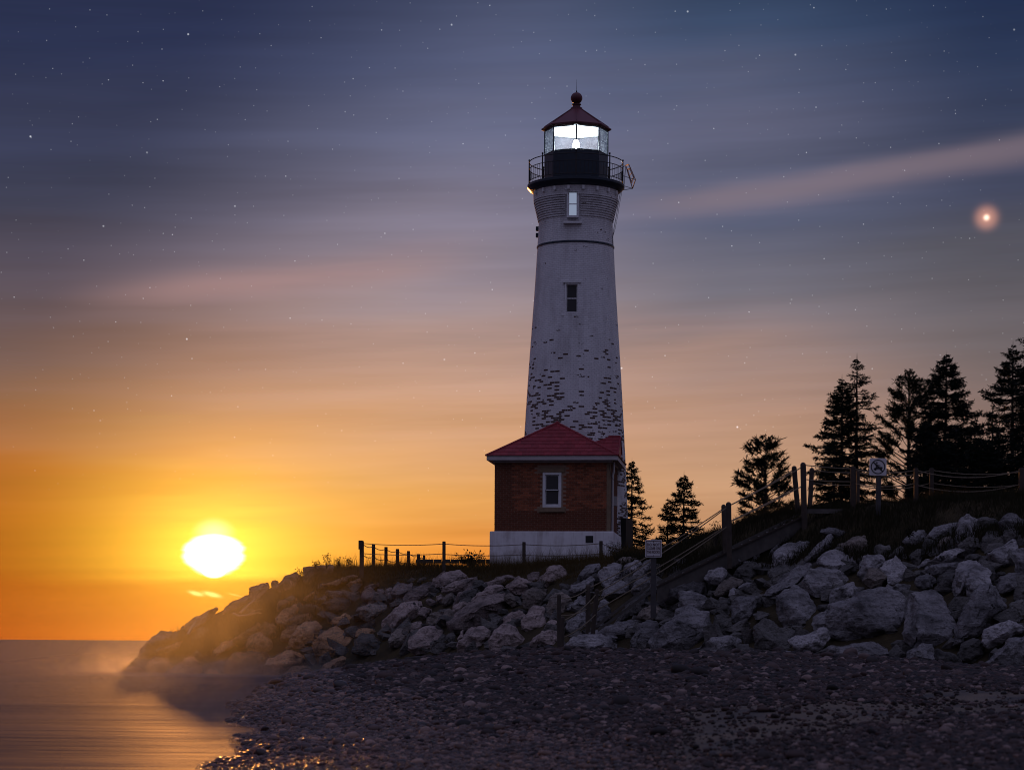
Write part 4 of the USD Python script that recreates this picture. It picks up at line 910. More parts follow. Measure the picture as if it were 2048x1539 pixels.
# brick walls: a mortar core with each brick proud of it
wu0, wu1 = 1.80, 2.50
wz0, wz1 = wz(1105, 1014, 83.2), wz(1105, 944, 83.2)
wc = np.mean([wu0, wu1]); 
for px, which in ((1085.5, 0), (1122.5, 1)):
    q = (P(px, 980, 83.25)[0] - HA[0]) / math.cos(TH)
    if which == 0: wu0 = q
    else: wu1 = q
core = manifold(box(0, HW, 0, HD, Zb, Ze, HF)) - manifold(box(wu0, wu1, -1, 0.22, wz0, wz1, HF))
hw = hs.part('wall', core, M['mortar'])
rh, bl, gap = 0.0765, 0.212, 0.014
bricks, rng = [], np.random.default_rng(5)
rows = int((Ze - Zb - 0.01) / rh)
for r in range(rows):
    z0 = Zb + 0.008 + r * rh
    for side, L in (('front', HW), ('right', HD), ('left', HD)):
        u = -(bl / 2 if r % 2 else 0.0)
        while u < L:
            a, b = max(u + gap / 2, 0.001), min(u + bl - gap / 2, L - 0.001)
            u += bl
            if b - a < 0.03: continue
            if side == 'front' and b > wu0 - 0.16 and a < wu1 + 0.16 and z0 + rh > wz0 - 0.19 and z0 < wz1 + 0.21:
                if b <= wu0 + 0.02 or a >= wu1 - 0.02:
                    if z0 + rh > wz1 + 0.02 or z0 < wz0 - 0.02: continue
                    a, b = (a, min(b, wu0 - 0.02)) if b <= wu0 + 0.02 else (max(a, wu1 + 0.02), b)
                    if b - a < 0.03: continue
                else: continue
            d = 0.006 + rng.uniform(0, 0.005)
            if side == 'front': m = box(a, b, -d, 0.03, z0, z0 + rh - gap, HF)
            elif side == 'right': m = box(HW - 0.03, HW + d, a, b, z0, z0 + rh - gap, HF)
            else: m = box(-d, 0.03, a, b, z0, z0 + rh - gap, HF)
            bricks.append((0 if side == 'front' and a > 0.6 else 1, r, m))
bricks.sort(key=lambda q: (q[0], -q[1]))
for q in bricks[:300]: hs.part('brick', q[2], M['brick'], under=hw)
hs.part('brickwork', cat(*[q[2] for q in bricks[300:]]), M['brick'], under=hw, kind='stuff')
hs.part('corner_strip', box(HW - 0.13, HW + 0.022, -0.022, -0.001, Zb, Ze, HF), M['stone'])
# window
win = hs.part('window', cat(box(wu0, wu0 + 0.085, -0.02, 0.16, wz0, wz1, HF), box(wu1 - 0.085, wu1, -0.02, 0.16, wz0, wz1, HF), box(wu0 + 0.085, wu1 - 0.085, -0.018, 0.16, wz1 - 0.085, wz1, HF), box(wu0 + 0.085, wu1 - 0.085, -0.018, 0.16, wz0, wz0 + 0.085, HF)), M['white'])
zm = (wz0 + wz1) / 2
for za, zb_, d in ((wz0 + 0.087, zm + 0.02, 0.07), (zm - 0.02, wz1 - 0.087, 0.025)):
    a, b = wu0 + 0.087, wu1 - 0.087
    hs.part('sash', cat(box(a, a + 0.035, d, d + 0.03, za, zb_, HF), box(b - 0.035, b, d, d + 0.03, za, zb_, HF), box(a + 0.035, b - 0.035, d + 0.001, d + 0.03, za, za + 0.035, HF), box(a + 0.035, b - 0.035, d + 0.001, d + 0.03, zb_ - 0.035, zb_, HF)), M['white'], under=win)
    hs.part('pane', box(a + 0.035, b - 0.035, d + 0.014, d + 0.018, za + 0.035, zb_ - 0.035, HF), M['window_glass'], under=win)
hs.part('lintel', box(wu0 - 0.12, wu1 + 0.12, -0.035, 0.05, wz1 + 0.002, wz1 + 0.19, HF), M['stone'], under=win)
hs.part('sill', box(wu0 - 0.14, wu1 + 0.14, -0.07, 0.05, wz0 - 0.17, wz0 - 0.002, HF), M['stone'], under=win)
vu = (P(1179.5, 1078, 83.0)[0] - HA[0]) / math.cos(TH)
hs.part('vent', cat(box(vu - 0.14, vu + 0.14, -0.168, -0.15, wz(1180, 1085, 83), wz(1180, 1071, 83), HF)), M['dark'])
# roof
ov, dz = 0.31, 0.17
zl = Ze + dz
ap = HF(HW / 2 - 0.02, HD / 2 + 0.02, wz(1115, 846, 85.2))
fas = hs.part('eaves', bevel_box(-ov + 0.03, HW + ov - 0.03, -ov + 0.03, HD + ov - 0.03, Ze + 0.01, zl, 0.004, HF), M['trim'])
hs.part('bed_mould', box(-0.06, HW + 0.06, -0.06, HD + 0.06, Ze - 0.06, Ze + 0.008, HF), M['trim'], under=fas)
cs = [HF(-ov, -ov, zl + 0.004), HF(HW + ov, -ov, zl + 0.004), HF(HW + ov, HD + ov, zl + 0.004), HF(-ov, HD + ov, zl + 0.004)]
rf = hs.part('roof', (np.array(cs + [ap]), np.array([[0, 1, 4], [1, 2, 4], [2, 3, 4], [3, 0, 4], [0, 2, 1], [0, 3, 2]])), M['red_roof'])
def tile_face(a, b, apex, rows, wide, last, keep=lambda t: True):
    """Lapped square tiles up a triangular slope with the eave from a to b."""
    a, b, apex = map(np.asarray, (a, b, apex))
    eave = b - a; L = np.linalg.norm(eave); e = eave / L
    foot = a + e * np.dot(apex - a, e); up = apex - foot; H = np.linalg.norm(up); upn = up / H
    n = np.cross(e, upn); n *= np.sign(n[2])
    out = []
    for r in range(rows):
        h0, h1 = H * r / rows, H * min((r + 1.12) / rows, 0.995)
        f0, f1 = h0 / H, min((r + 1) / rows, 0.99)
        l0, l1 = np.dot(apex - a, e) * f0, L - (L - np.dot(apex - a, e)) * f0
        m0, m1 = np.dot(apex - a, e) * f1, L - (L - np.dot(apex - a, e)) * f1
        s = (r % 2) * wide / 2
        k0 = np.arange(math.floor((l0 - s) / wide), math.ceil((l1 - s) / wide))
        for k in k0:
            x0, x1 = max(s + k * wide + 0.004, l0), min(s + (k + 1) * wide - 0.004, l1)
            if x1 - x0 < 0.02: continue
            y0, y1 = np.clip([x0, x1], m0, m1)
            if y1 - y0 < 0.004: y1 = y0 + 0.004
            lift0, lift1 = 0.018, 0.004
            c = [a + e * x0 + upn * h0, a + e * x1 + upn * h0, a + e * y1 + upn * h1, a + e * y0 + upn * h1]
            lo = [c[0] + n * (lift0 - 0.012), c[1] + n * (lift0 - 0.012), c[2] + n * (lift1 - 0.002), c[3] + n * (lift1 - 0.002)]
            hi = [c[0] + n * lift0, c[1] + n * lift0, c[2] + n * lift1, c[3] + n * lift1]
            out.append(hexa(np.array(lo + hi)))
    return out
tiles = tile_face(cs[0], cs[1], ap, 9, 0.27, 1)
side = tile_face(cs[1], cs[2], ap, 9, 0.27, 1) + tile_face(cs[3], cs[0], ap, 9, 0.27, 1)
# the lower cross roof joining the building to the tower
rv, rz = 3.55, wz(1200, 875, 87.0)
u0g, u1g = 1.9, HW + 0.12
g0, g1 = HF(u0g, rv, rz), HF(u1g, rv, rz)
e0, e1 = HF(u0g, rv - 1.75, zl + 0.10), HF(u1g, rv - 1.75, zl + 0.10)
b0, b1 = HF(u0g, rv + 1.2, zl), HF(u1g, rv + 1.2, zl)
cr = hs.part('cross_roof', (np.array([e0, e1, g1, g0, b0, b1]), np.array([[0, 1, 2], [0, 2, 3], [3, 2, 5], [3, 5, 4], [1, 5, 2], [0, 3, 4], [0, 4, 5], [0, 5, 1]])), M['red_roof'])
for r in range(6):
    for k in range(9):
        a_, b_ = u0g + (u1g - u0g) * k / 9 + 0.004, u0g + (u1g - u0g) * (k + 1) / 9 - 0.004
        p = lambda u, t, l: HF(u, rv - 1.75 + 1.75 * t, zl + 0.10 + (rz - zl - 0.10) * t + l)
        t0, t1 = r / 6, min((r + 1.1) / 6, 1)
        hs.part('roof_tile', hexa(np.array([p(a_, t0, .006), p(b_, t0, .006), p(b_, t1, .003), p(a_, t1, .003), p(a_, t0, .02), p(b_, t0, .02), p(b_, t1, .006), p(a_, t1, .006)])), M['red_roof'], under=cr)
hs.part('ridge_cap', tube([g0 + (0, 0, .012), g1 + (0, 0, .012)], 0.035, 6), M['red_roof'], under=cr)
hs.part('gable_trim', tube([e1, g1, b1], 0.04, 4), M['red_roof'], under=cr)
for m in tiles: hs.part('roof_tile', m, M['red_roof'], under=rf)
hs.part('side_tiles', cat(*side), M['red_roof'], under=rf, kind='stuff')
for c in cs[:4]:
    hs.part('hip_cap', tube([c + (0, 0, .01), ap + (0, 0, .02)], 0.042, 6), M['red_roof'], under=rf)
hs.part('finial', lathe([(0.06, ap[2] - 0.03), (0.05, ap[2] + 0.05), (0.01, ap[2] + 0.09)], ap[:2], 8), M['red_roof'], under=rf)
# rain pipe on the right-hand wall
q = [HF(HW + 0.10, 0.35, z) for z in (Ze - 0.02, Ze - 0.35)] + [HF(HW + 0.06, 0.38, Ze - 0.5), HF(HW + 0.06, 0.38, Zb - 0.15)]
hs.part('rain_pipe', tube(q, 0.045, 8), M['pipe'], smooth=40)
hs.part('wall_box', bevel_box(HW + 0.01, HW + 0.16, 1.6, 1.85, Zb + 1.05, Zb + 1.4, 0.01, HF), M['pipe'])
hs.part('wire', tube([HF(HW - 0.05, -0.05, Ze - 0.15), HF(HW + 0.03, -0.06, Ze - 0.6), HF(HW + 0.16, -0.05, Ze - 0.75)], 0.008, 5), M['iron'])

# ------------------------------------------------------------------ armour stone
def slope_y(px, py):
    f, c, a, b = (float(np.interp(px, K, q)) for q in (pf, pc, Yf, Yc))
    return a + (b - a) * min(max((py - f) / (c - f), -0.12), 1.25)

def boulder_mesh(poly, Y, seed):
    """A rock that shows this outline: rounded hull with broken faces, thick towards and away from the viewer."""
    r = np.random.default_rng(seed)
    q = np.array([tuple(map(float, s.split(','))) for s in poly.split()])
    c = (q.min(0) + q.max(0)) / 2
    q = c + (q - c) * 1.19
    wh = np.ptp(q, axis=0) / FPX * Y
    s = math.sqrt(wh[0] * wh[1])
    up = lambda py: (c[1] - py) / FPX * Y
    pts = []
    for px, py in q:
        pts.append(P(px, py, Y + 0.75 * up(py) + r.uniform(-.06, .06) * s))
    n = max(6, len(q))
    for k in range(n):
        t = q[k % len(q)]
        f = r.uniform(0.30, 0.72)
        px, py = c + (t - c) * f
        pts.append(P(px, py, Y + 0.65 * up(py) - s * r.uniform(0.22, 0.46)))
    for px, py in q:
        px, py = c + (np.array([px, py]) - c) * 0.82
        pts.append(P(px, py, Y + 0.75 * up(py) + s * r.uniform(0.4, 0.6)))
    hull = trimesh.convex.convex_hull(np.array(pts))
    edge = min(max(s * 0.050, 0.035), 0.085)
    v, f = trimesh.remesh.subdivide_to_size(hull.vertices, hull.faces, edge, max_iter=12)
    m = trimesh.Trimesh(v, f); m.merge_vertices()
    trimesh.smoothing.filter_laplacian(m, lamb=0.5, iterations=max(1, int(0.022 * s / edge * 2)))
    # put back the size that the smoothing took
    bb0, bb1 = hull.bounds, m.bounds
    m.vertices = (m.vertices - bb1.mean(0)) * (np.ptp(bb0, 0) / np.ptp(bb1, 0)) + bb0.mean(0)
    v = np.array(m.vertices)
    # broken faces: planes that cut off what stands out
    ctr = v.mean(0)
    big0 = meshkit.fbm((v + r.uniform(-40, 40, 3)) / s * 1.7, 2, seed + 9) - 0.5
    v = v + m.vertex_normals * (0.22 * s * big0)[:, None]
    for _ in range(18):
        n_ = r.normal(size=3) * np.array([1, 1.1, .8]) + np.array([0, -.45, .1]); n_ /= np.linalg.norm(n_)
        h_ = (v - ctr) @ n_
        lim = np.quantile(h_, r.uniform(0.85, 0.975))
        v = v - np.maximum(h_ - lim, 0)[:, None] * n_ * r.uniform(.8, 1.0)
    m.vertices = v
    nrm = m.vertex_normals
    o = r.uniform(-40, 40, 3)
    p = (v + o) / s
    big = meshkit.fbm(p * 2.0, 3, seed) - 0.5
    chip = meshkit.noise(p * 4.3, seed + 1)
    chip = np.clip((chip - 0.46) * 3.0, 0, 1)                       # broken steps
    small = 0.5 - np.abs(meshkit.fbm((v + o) * 3.6, 3, seed + 2) - 0.5) * 3.0
    tiny = meshkit.noise((v + o) * 13.0, seed + 3) - 0.5
    hole = np.clip(meshkit.noise((v + o) * 2.6, seed + 4) - 0.74, 0, 1) * 4
    d = 0.03 * s * big + 0.05 * s * (chip - 0.4) + min(0.045, 0.06 * s) * small + min(0.035, 0.05 * s) * tiny - 0.13 * min(s, 1.0) * hole
    v = v + nrm * d[:, None]
    return v, np.array(m.faces)

for k, (dy, label, poly) in enumerate(BOULDERS):
    q = np.array([tuple(map(float, s.split(','))) for s in poly.split()])
    c = (q.min(0) + q.max(0)) / 2
    Y = slope_y(c[0], c[1]) + dy
    v, f = boulder_mesh(poly, Y, 100 + k)
    loc = np.array([v[:, 0].mean(), v[:, 1].mean(), v[:, 2].min()])
    first = ' '.join(label.split()[:3])
    mat = M['rock_dark'] if any(w in first for w in ('dark', 'black', 'shadowed')) else M['rock_brown_lit'] if c[0] < 740 else M['rock_tan'] if any(w in first for w in ('brown', 'tan ')) else M['rock_pink_lit'] if c[0] < 1130 else M['rock']  # shadowed stones get shade in their colour, left and middle ones warm light
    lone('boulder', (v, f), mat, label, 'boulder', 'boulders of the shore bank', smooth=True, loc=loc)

# rubble filling the gaps: too small to tell apart
rr = np.random.default_rng(77)
rub = []
for k in range(520):
    px = rr.uniform(300, 2090)
    f, c, a, b = (float(np.interp(px, K, q)) for q in (pf, pc, Yf, Yc))
    t = rr.uniform(0.05, 0.97)
    if px < 620 and rr.random() < 0.5: continue
    Y = a + (b - a) * t + 0.35
    x = (px - 1024) / FPX * Y
    z = float(terrain(x, Y)) - 0.22
    s = rr.uniform(0.12, 0.34)
    m = trimesh.convex.convex_hull(rr.normal(size=(22, 3)) * np.array([1, 1, .75]) * s * 0.6 + np.array([x, Y, z]))
    rub.append(m)
lone('rubble', cat(*rub), M['rock_dark'], 'small broken stones filling the gaps between the boulders', 'rubble', kind='stuff')

# ------------------------------------------------------------------ fences, stairs and signs
def square_post(px, pt, pb, Y, w, th, name, mat='post', extra=0.35, lean=0.0, round_top=False):
    top, bot = P(px, pt, Y), P(px + lean, pb, Y)
    bot = bot + (bot - top) / np.linalg.norm(bot - top) * extra
    if round_top:
        ax = (top - bot); L = np.linalg.norm(ax); ax /= L
        n = 7
        pts = [bot, top - ax * w] + [top - ax * w * (1 - math.sin(a)) for a in np.linspace(0.25, 1.45, n)]
        rad = [w, w] + [w * math.cos(a) for a in np.linspace(0.25, 1.45, n)]
        th.part(name, tube(pts, rad, 12), M[mat], smooth=45)
    else:
        F = lambda x, y, z: bot + (top - bot) * z + np.array([x, y, 0])
        th.part(name, bevel_box(-w, w, -w, w, 0, 1, min(0.012, w * .2), F), M[mat])
    return top

def rope(th, a, b, sag, r=0.014, n=14, name='rope'):
    a, b = np.asarray(a, float), np.asarray(b, float)
    t = np.linspace(0, 1, n)[:, None]
    p = a + (b - a) * t - np.array([0, 0, 1.0]) * (4 * sag * t * (1 - t))
    core = tube(p, r * 0.8, 6)
    # the lay of the rope
    L = np.linalg.norm(b - a); turns = max(4, int(L / 0.11)); k = np.linspace(0, 1, min(turns * 6, 240))
    pc_ = np.stack([np.interp(k, t[:, 0], p[:, i]) for i in range(3)], -1)
    d = (b - a) / L; s1 = np.cross(d, [0, 0, 1.0]); s1 /= np.linalg.norm(s1) + 1e-9; s2 = np.cross(d, s1)
    strands = []
    for ph in (0, math.pi):
        w = k * turns * 2 * math.pi + ph
        strands.append(tube(pc_ + r * 0.55 * (np.cos(w)[:, None] * s1 + np.sin(w)[:, None] * s2), r * 0.62, 4, False))
    th.part(name, cat(core, *strands), M['rope'], smooth=True)

# fence before the building
left = Thing('rope_fence', 'low rope fence of square posts running past the white foundation of the brick building', 'fence', P(888, 1130, 82), group='rope fences')
posts = [(723.5, 1081, 1136, 84.0, 0.078), (888, 1082, 1136, 82.0, 0.062), (1048, 1083, 1138, 80.3, 0.062), (1202, 1081, 1128, 79.3, 0.062), (1262, 1094, 1116, 79.6, 0.05)]
tops = [square_post(a, b, c, d, w, left, 'post') for a, b, c, d, w in posts]
left.part('post_block', bevel_box(-.09, .07, -.11, .07, 0, .33, .01, lambda x, y, z: P(722, 1098, 84.0) + np.array([x, y, z])), M['post'])
for a, b in zip(tops, tops[1:]):
    rope(left, a - (0, 0, .09), b - (0, 0, .09), 0.06)
    rope(left, a - (0, 0, .47), b - (0, 0, .45), 0.05)
back = Thing('rope_fence', 'row of short fence posts receding towards the lake, left of the brick building', 'fence', P(772, 1132, 92), group='rope fences')
posts = [(747, 1088, 1136, 87.5, .062), (772, 1093, 1136, 90.5, .066), (795, 1097, 1136, 93.5, .066), (817, 1101, 1136, 96.5, .062), (837, 1107, 1136, 99.5, .066), (848, 1110, 1136, 102.5, .05)]
tops2 = [tops[0]] + [square_post(a, b, c, d, w, back, 'post') for a, b, c, d, w in posts]
for a, b in zip(tops2, tops2[1:]):
    rope(back, a - (0, 0, .08), b - (0, 0, .08), 0.09)
    rope(back, a - (0, 0, .48), b - (0, 0, .48), 0.09)
dk = Thing('boardwalk', 'low dark boardwalk edge in the grass left of the brick building', 'boardwalk', P(900, 1124, 86))
for i in range(9):
    a, b = 832 + i * 17.5, 832 + (i + 1) * 17.5 - 1
    dk.part('plank', hexa(np.array([P(a, 1126, 85.5), P(b, 1126, 85.5), P(b, 1124, 87.5), P(a, 1124, 87.5), P(a, 1118, 85.5), P(b, 1118, 85.5), P(b, 1118.6, 87.5), P(a, 1118.6, 87.5)])), M['board'])

# stairs from the beach
st = Thing('staircase', 'wooden stairs with rope handrails climbing from the beach to the grassy hill', 'stairs', P(1118, 1300, 65.8))
def board(pts, drop, th_y, name, mat='board'):
    for (a, ya), (b, yb) in zip(pts, pts[1:]):
        pa_, pb_ = P(a[0], a[1], ya), P(b[0], b[1], yb)
        d = np.array([0, 0, -drop]); y = np.array([0, th_y, 0])
        st.part(name, hexa(np.array([pa_ + d, pb_ + d, pb_ + d + y, pa_ + d + y, pa_, pb_, pb_ + y, pa_ + y])), M[mat])
board([((1196, 1256), 66.5), ((1312, 1172), 67.4)], 0.10, 0.05, 'stringer')
board([((1314, 1171), 67.45), ((1448, 1106), 68.2), ((1606, 1032), 69.4)], 0.52, 0.06, 'stringer')
board([((1190, 1250), 67.6), ((1300, 1166), 68.6)], 0.10, 0.05, 'stringer')
board([((1314, 1163), 68.7), ((1600, 1025), 70.6)], 0.40, 0.06, 'stringer')
board([((1312, 1171.2), 67.38), ((1448, 1105), 68.13), ((1607, 1030), 69.33)], 0.05, 0.12, 'stringer_cap', 'post')
for i in range(17):
    t = (i + 0.5) / 17
    a = P(1314 + 290 * t, 1174 - 138 * t, 67.5 + 1.9 * t); b = P(1314 + 284 * t, 1168 - 138 * t, 68.7 + 1.9 * t)
    st.part('tread', hexa(np.array([a + (-.13, .065, -.10), a + (.13, .065, -.10), b + (.13, -.02, -.10), b + (-.13, -.02, -.10), a + (-.13, .065, -.06), a + (.13, .065, -.06), b + (.13, -.02, -.06), b + (-.13, -.02, -.06)])), M['board'])
SP = {}
for key, px, pt, pb, Y, w, lean in (('A1', 1118, 1187, 1300, 66.3, .058, 0), ('A2', 1125.5, 1232, 1302, 65.3, .060, -2), ('B1', 1176, 1168, 1263, 67.3, .072, 0), ('B2', 1194, 1177, 1262, 66.5, .066, -8),
                                    ('C1', 1447, 1008, 1112, 69.5, .075, 4), ('C2', 1457, 1003, 1113, 67.95, .080, 2), ('D1', 1588, 931, 1026, 71.0, .080, 8), ('D2', 1606, 924, 1048, 69.2, .088, 3), ('D3', 1624, 935, 1010, 71.6, .075, -4)):
    SP[key] = square_post(px, pt, pb, Y, w, st, 'post', lean=lean, round_top=True)
for row_ in ('1', '2'):
    ks = ['D' + row_, 'C' + row_, 'B' + row_, 'A' + row_]
    for i, (a, b) in enumerate(zip(ks, ks[1:])):
        rope(st, SP[a] - (0, 0, .13), SP[b] - (0, 0, .13), 0.10 if i else 0.03, 0.017, 20)
        rope(st, SP[a] - (0, 0, .72), SP[b] - (0, 0, .62), 0.08 if i else 0.03, 0.017, 20)
# landing
st.part('landing_board', hexa(np.array([P(1612, 1026, 69.3), P(1722, 1027, 69.0), P(1722, 1027, 69.2), P(1612, 1026, 69.5), P(1612, 1017, 69.3), P(1722, 1018, 69.0), P(1722, 1018, 69.2), P(1612, 1017, 69.5)])), M['board'])

near = Thing('rope_fence', 'rope fence on the grassy hill right of the stair top, nearer of two rows', 'fence', P(1706, 1020, 69), group='rope fences')
posts = [(1706, 933, 1030, 69.0, .078), (1832, 936, 1030, 67.6, .062), (2043, 936, 1000, 66.2, .075)]
tn = [SP['D2'] - (0, 0, .02)] + [square_post(a, b, c, d, w, near, 'post') for a, b, c, d, w in posts]
for a, b, s in zip(tn, tn[1:], (.02, .10, .22)):
    rope(near, a - (0, 0, .06), b - (0, 0, .06), s, .016, 20)
    rope(near, a - (0, 0, .50), b - (0, 0, .46), s, .016, 20)
farf = Thing('rope_fence', 'rope fence on the grassy hill before the dark trees, farther of two rows', 'fence', P(1863, 990, 71), group='rope fences')
posts = [(1716, 941, 1020, 72.0, .055), (1863, 936, 1000, 71.0, .066), (2052, 938, 1000, 70.0, .066)]
tn = [SP['D3'] - (0, 0, .02)] + [square_post(a, b, c, d, w, farf, 'post') for a, b, c, d, w in posts]
for a, b, s in zip(tn, tn[1:], (.03, .16, .12)):
    rope(farf, a - (0, 0, .06), b - (0, 0, .06), s, .015, 20)
    rope(farf, a - (0, 0, .46), b - (0, 0, .46), s, .015, 20)

def rounded_plate(w, h, r, d, cx, cy, cz):
    from shapely.geometry import box as sbox
    s = sbox(-w / 2 + r, -h / 2 + r, w / 2 - r, h / 2 - r).buffer(r, quad_segs=6)
    m = trimesh.creation.extrude_polygon(s, d, engine='earcut')
    v = np.array(m.vertices)
    return np.stack([cx + v[:, 0], cy - v[:, 2], cz + v[:, 1]], -1), np.array(m.faces)
def flat(poly, d, cx, cy, cz):
    m = [trimesh.creation.extrude_polygon(g_, d, engine='earcut') for g_ in getattr(poly, 'geoms', [poly])]
    v, f = cat(*m)
    return np.stack([cx + v[:, 0], cy - v[:, 2], cz + v[:, 1]], -1), f
from shapely.geometry import Polygon, Point, LineString, box as sbox
from shapely.ops import unary_union
# DO NOT CLIMB ON THE ROCKS
YS = 64.3
c = P(1306.5, 1096.5, YS)
sg = Thing('warning_sign', 'small white sign reading DO NOT CLIMB ON THE ROCKS on a wooden post', 'sign', P(1307, 1212, YS))
w = 33.5 / FPX * YS
plate = sg.part('sign_plate', rounded_plate(w, w * 1.04, .035, .012, c[0], c[1] - .075, c[2]), M['sign_white'])
ring = sbox(-w / 2 + .055, -w * .52 + .055, w / 2 - .055, w * .52 - .055).buffer(.03) 
sg.part('border', flat(ring.difference(ring.buffer(-.013)), .004, c[0], c[1] - .0885, c[2]), M['sign_ink'], under=plate)
for i, t in enumerate(('DO NOT', 'CLIMB ON', 'THE ROCKS')):
    m = meshkit.text_mesh(t, .074, .004, bold=True)
    v = np.array(m.vertices); k = min(1.0, (w - .115) / np.ptp(v[:, 0])); v[:, 0] = (v[:, 0] - v[:, 0].mean() - (np.ptp(v[:, 0]) / 2 - (v[:, 0].max() - v[:, 0].mean()))) * k
    v[:, 0] -= (v[:, 0].max() + v[:, 0].min()) / 2
    sg.part('lettering', (np.stack([c[0] + v[:, 0], c[1] - .0885 - v[:, 2], c[2] + .075 - i * .105 + v[:, 1]], -1), np.array(m.faces)), M['sign_ink'], under=plate, kind='stuff')
for dzb in (.19, -.20):
    sg.part('bolt', lathe([(.012, 0), (.012, .01)], (0, 0), 8), M['sign_black'], under=plate) if False else sg.part('bolt', flat(Point(0, 0).buffer(.012), .01, c[0], c[1] - .0885, c[2] + dzb), M['sign_black'], under=plate)
sg.part('post', bevel_box(-.075, .075, -.07, .07, P(1307, 1235, YS)[2], c[2] + .275, .02, lambda x, y, z: np.array([P(1307, 1150, YS)[0] + x, YS + y, z])), M['signpost'])
# no riding
YN = 67.4
c = P(1755, 933.5, YN)
sn = Thing('prohibition_sign', 'square white sign with a crossed-out rider on a vehicle in a black ring', 'sign', P(1757, 1005, YN))
w = 34.0 / FPX * YN
plate = sn.part('sign_plate', rounded_plate(w, w, .03, .012, c[0], c[1] - .075, c[2]), M['sign_white'])
rg = Point(0, 0).buffer(w * .425, 48); slash = LineString([(-w * .29, w * .29), (w * .29, -w * .29)]).buffer(.020)
sn.part('ring', flat(rg.difference(Point(0, 0).buffer(w * .365, 48)), .004, c[0], c[1] - .0885, c[2]), M['sign_black'], under=plate)
sn.part('slash', flat(slash.intersection(Point(0, 0).buffer(w * .364)), .006, c[0], c[1] - .0885, c[2]), M['sign_black'], under=plate)
S = w / 34.0
V_ = lambda pts: Polygon([(a * S, b * S) for a, b in pts])
rider = unary_union([V_([(-6, -5), (-9, -6), (-8, -3), (-4, -1), (0, -1), (4, 0), (8, 0), (10, -2), (7, -4), (3, -5)]), V_([(-4, -1), (-5, 3), (-3, 6), (-1, 5), (0, 2), (3, 1.5), (3, 0)]),
                     Point(-2.4 * S, 8 * S).buffer(1.7 * S), Point(-5.2 * S, -5.5 * S).buffer(2.3 * S), Point(5.8 * S, -5.0 * S).buffer(2.3 * S), LineString([(0, 3.4 * S), (4.5 * S, 2.6 * S)]).buffer(.7 * S)])
sn.part('rider_figure', flat(rider, .004, c[0], c[1] - .0885, c[2]), M['sign_black'], under=plate)
sn.part('post', bevel_box(-.07, .07, -.07, .07, P(1757, 1030, YN)[2], c[2] + .27, .02, lambda x, y, z: np.array([P(1757, 970, YN)[0] + x, YN + y, z])), M['signpost'])

# driftwood on the left slope
for label, pts, r in (('long bleached driftwood branch lying level across the golden left slope', [(466, 1226, 86.2), (478, 1231, 86), (497, 1229, 86), (515, 1224.5, 86.1), (524, 1226, 86.2)], .045),
                      ('bleached driftwood pole slanting up the golden left slope', [(481, 1225, 86.6), (494, 1212, 87), (510, 1197, 87.4)], .05),
                      ('short pale driftwood stake leaning on the lower skyline slab', [(376, 1268, 86.3), (382, 1256, 86.6), (392, 1241, 87)], .06)):
    t = Thing('driftwood', label, 'driftwood', P(*pts[0]))
    q = np.array([P(*p) for p in pts])
    t.part('stem', tube(q, np.linspace(r, r * .5, len(q)), 8), M['drift'], smooth=True)
    t.part('branch', tube([q[len(q) // 2], q[len(q) // 2] + (.25, -.05, .18), q[len(q) // 2] + (.55, -.05, .24)], [r * .5, r * .35, r * .15], 6), M['drift'], smooth=True)

# ------------------------------------------------------------------ trees
class Blades:
    """Collects leaf-like slivers: a flat lozenge from base to tip."""
    def __init__(self): self.b, self.t, self.w = [], [], []
    def add(self, base, tip, width):
        self.b.append(np.atleast_2d(base)); self.t.append(np.atleast_2d(tip)); self.w.append(np.broadcast_to(width, len(self.b[-1])))
    def mesh(self, rng, at=0.4):
        b, t, w = np.vstack(self.b), np.vstack(self.t), np.concatenate(self.w)
        d = t - b
        s = np.cross(d, rng.normal(size=d.shape)); s /= np.linalg.norm(s, axis=1, keepdims=True) + 1e-9
        m = b + d * at
        v = np.stack([b, m + s * w[:, None] / 2, t, m - s * w[:, None] / 2], 1).reshape(-1, 3)
        k = np.arange(len(b))[:, None] * 4
        return v, np.vstack([k + [0, 1, 2], k + [0, 2, 3]])

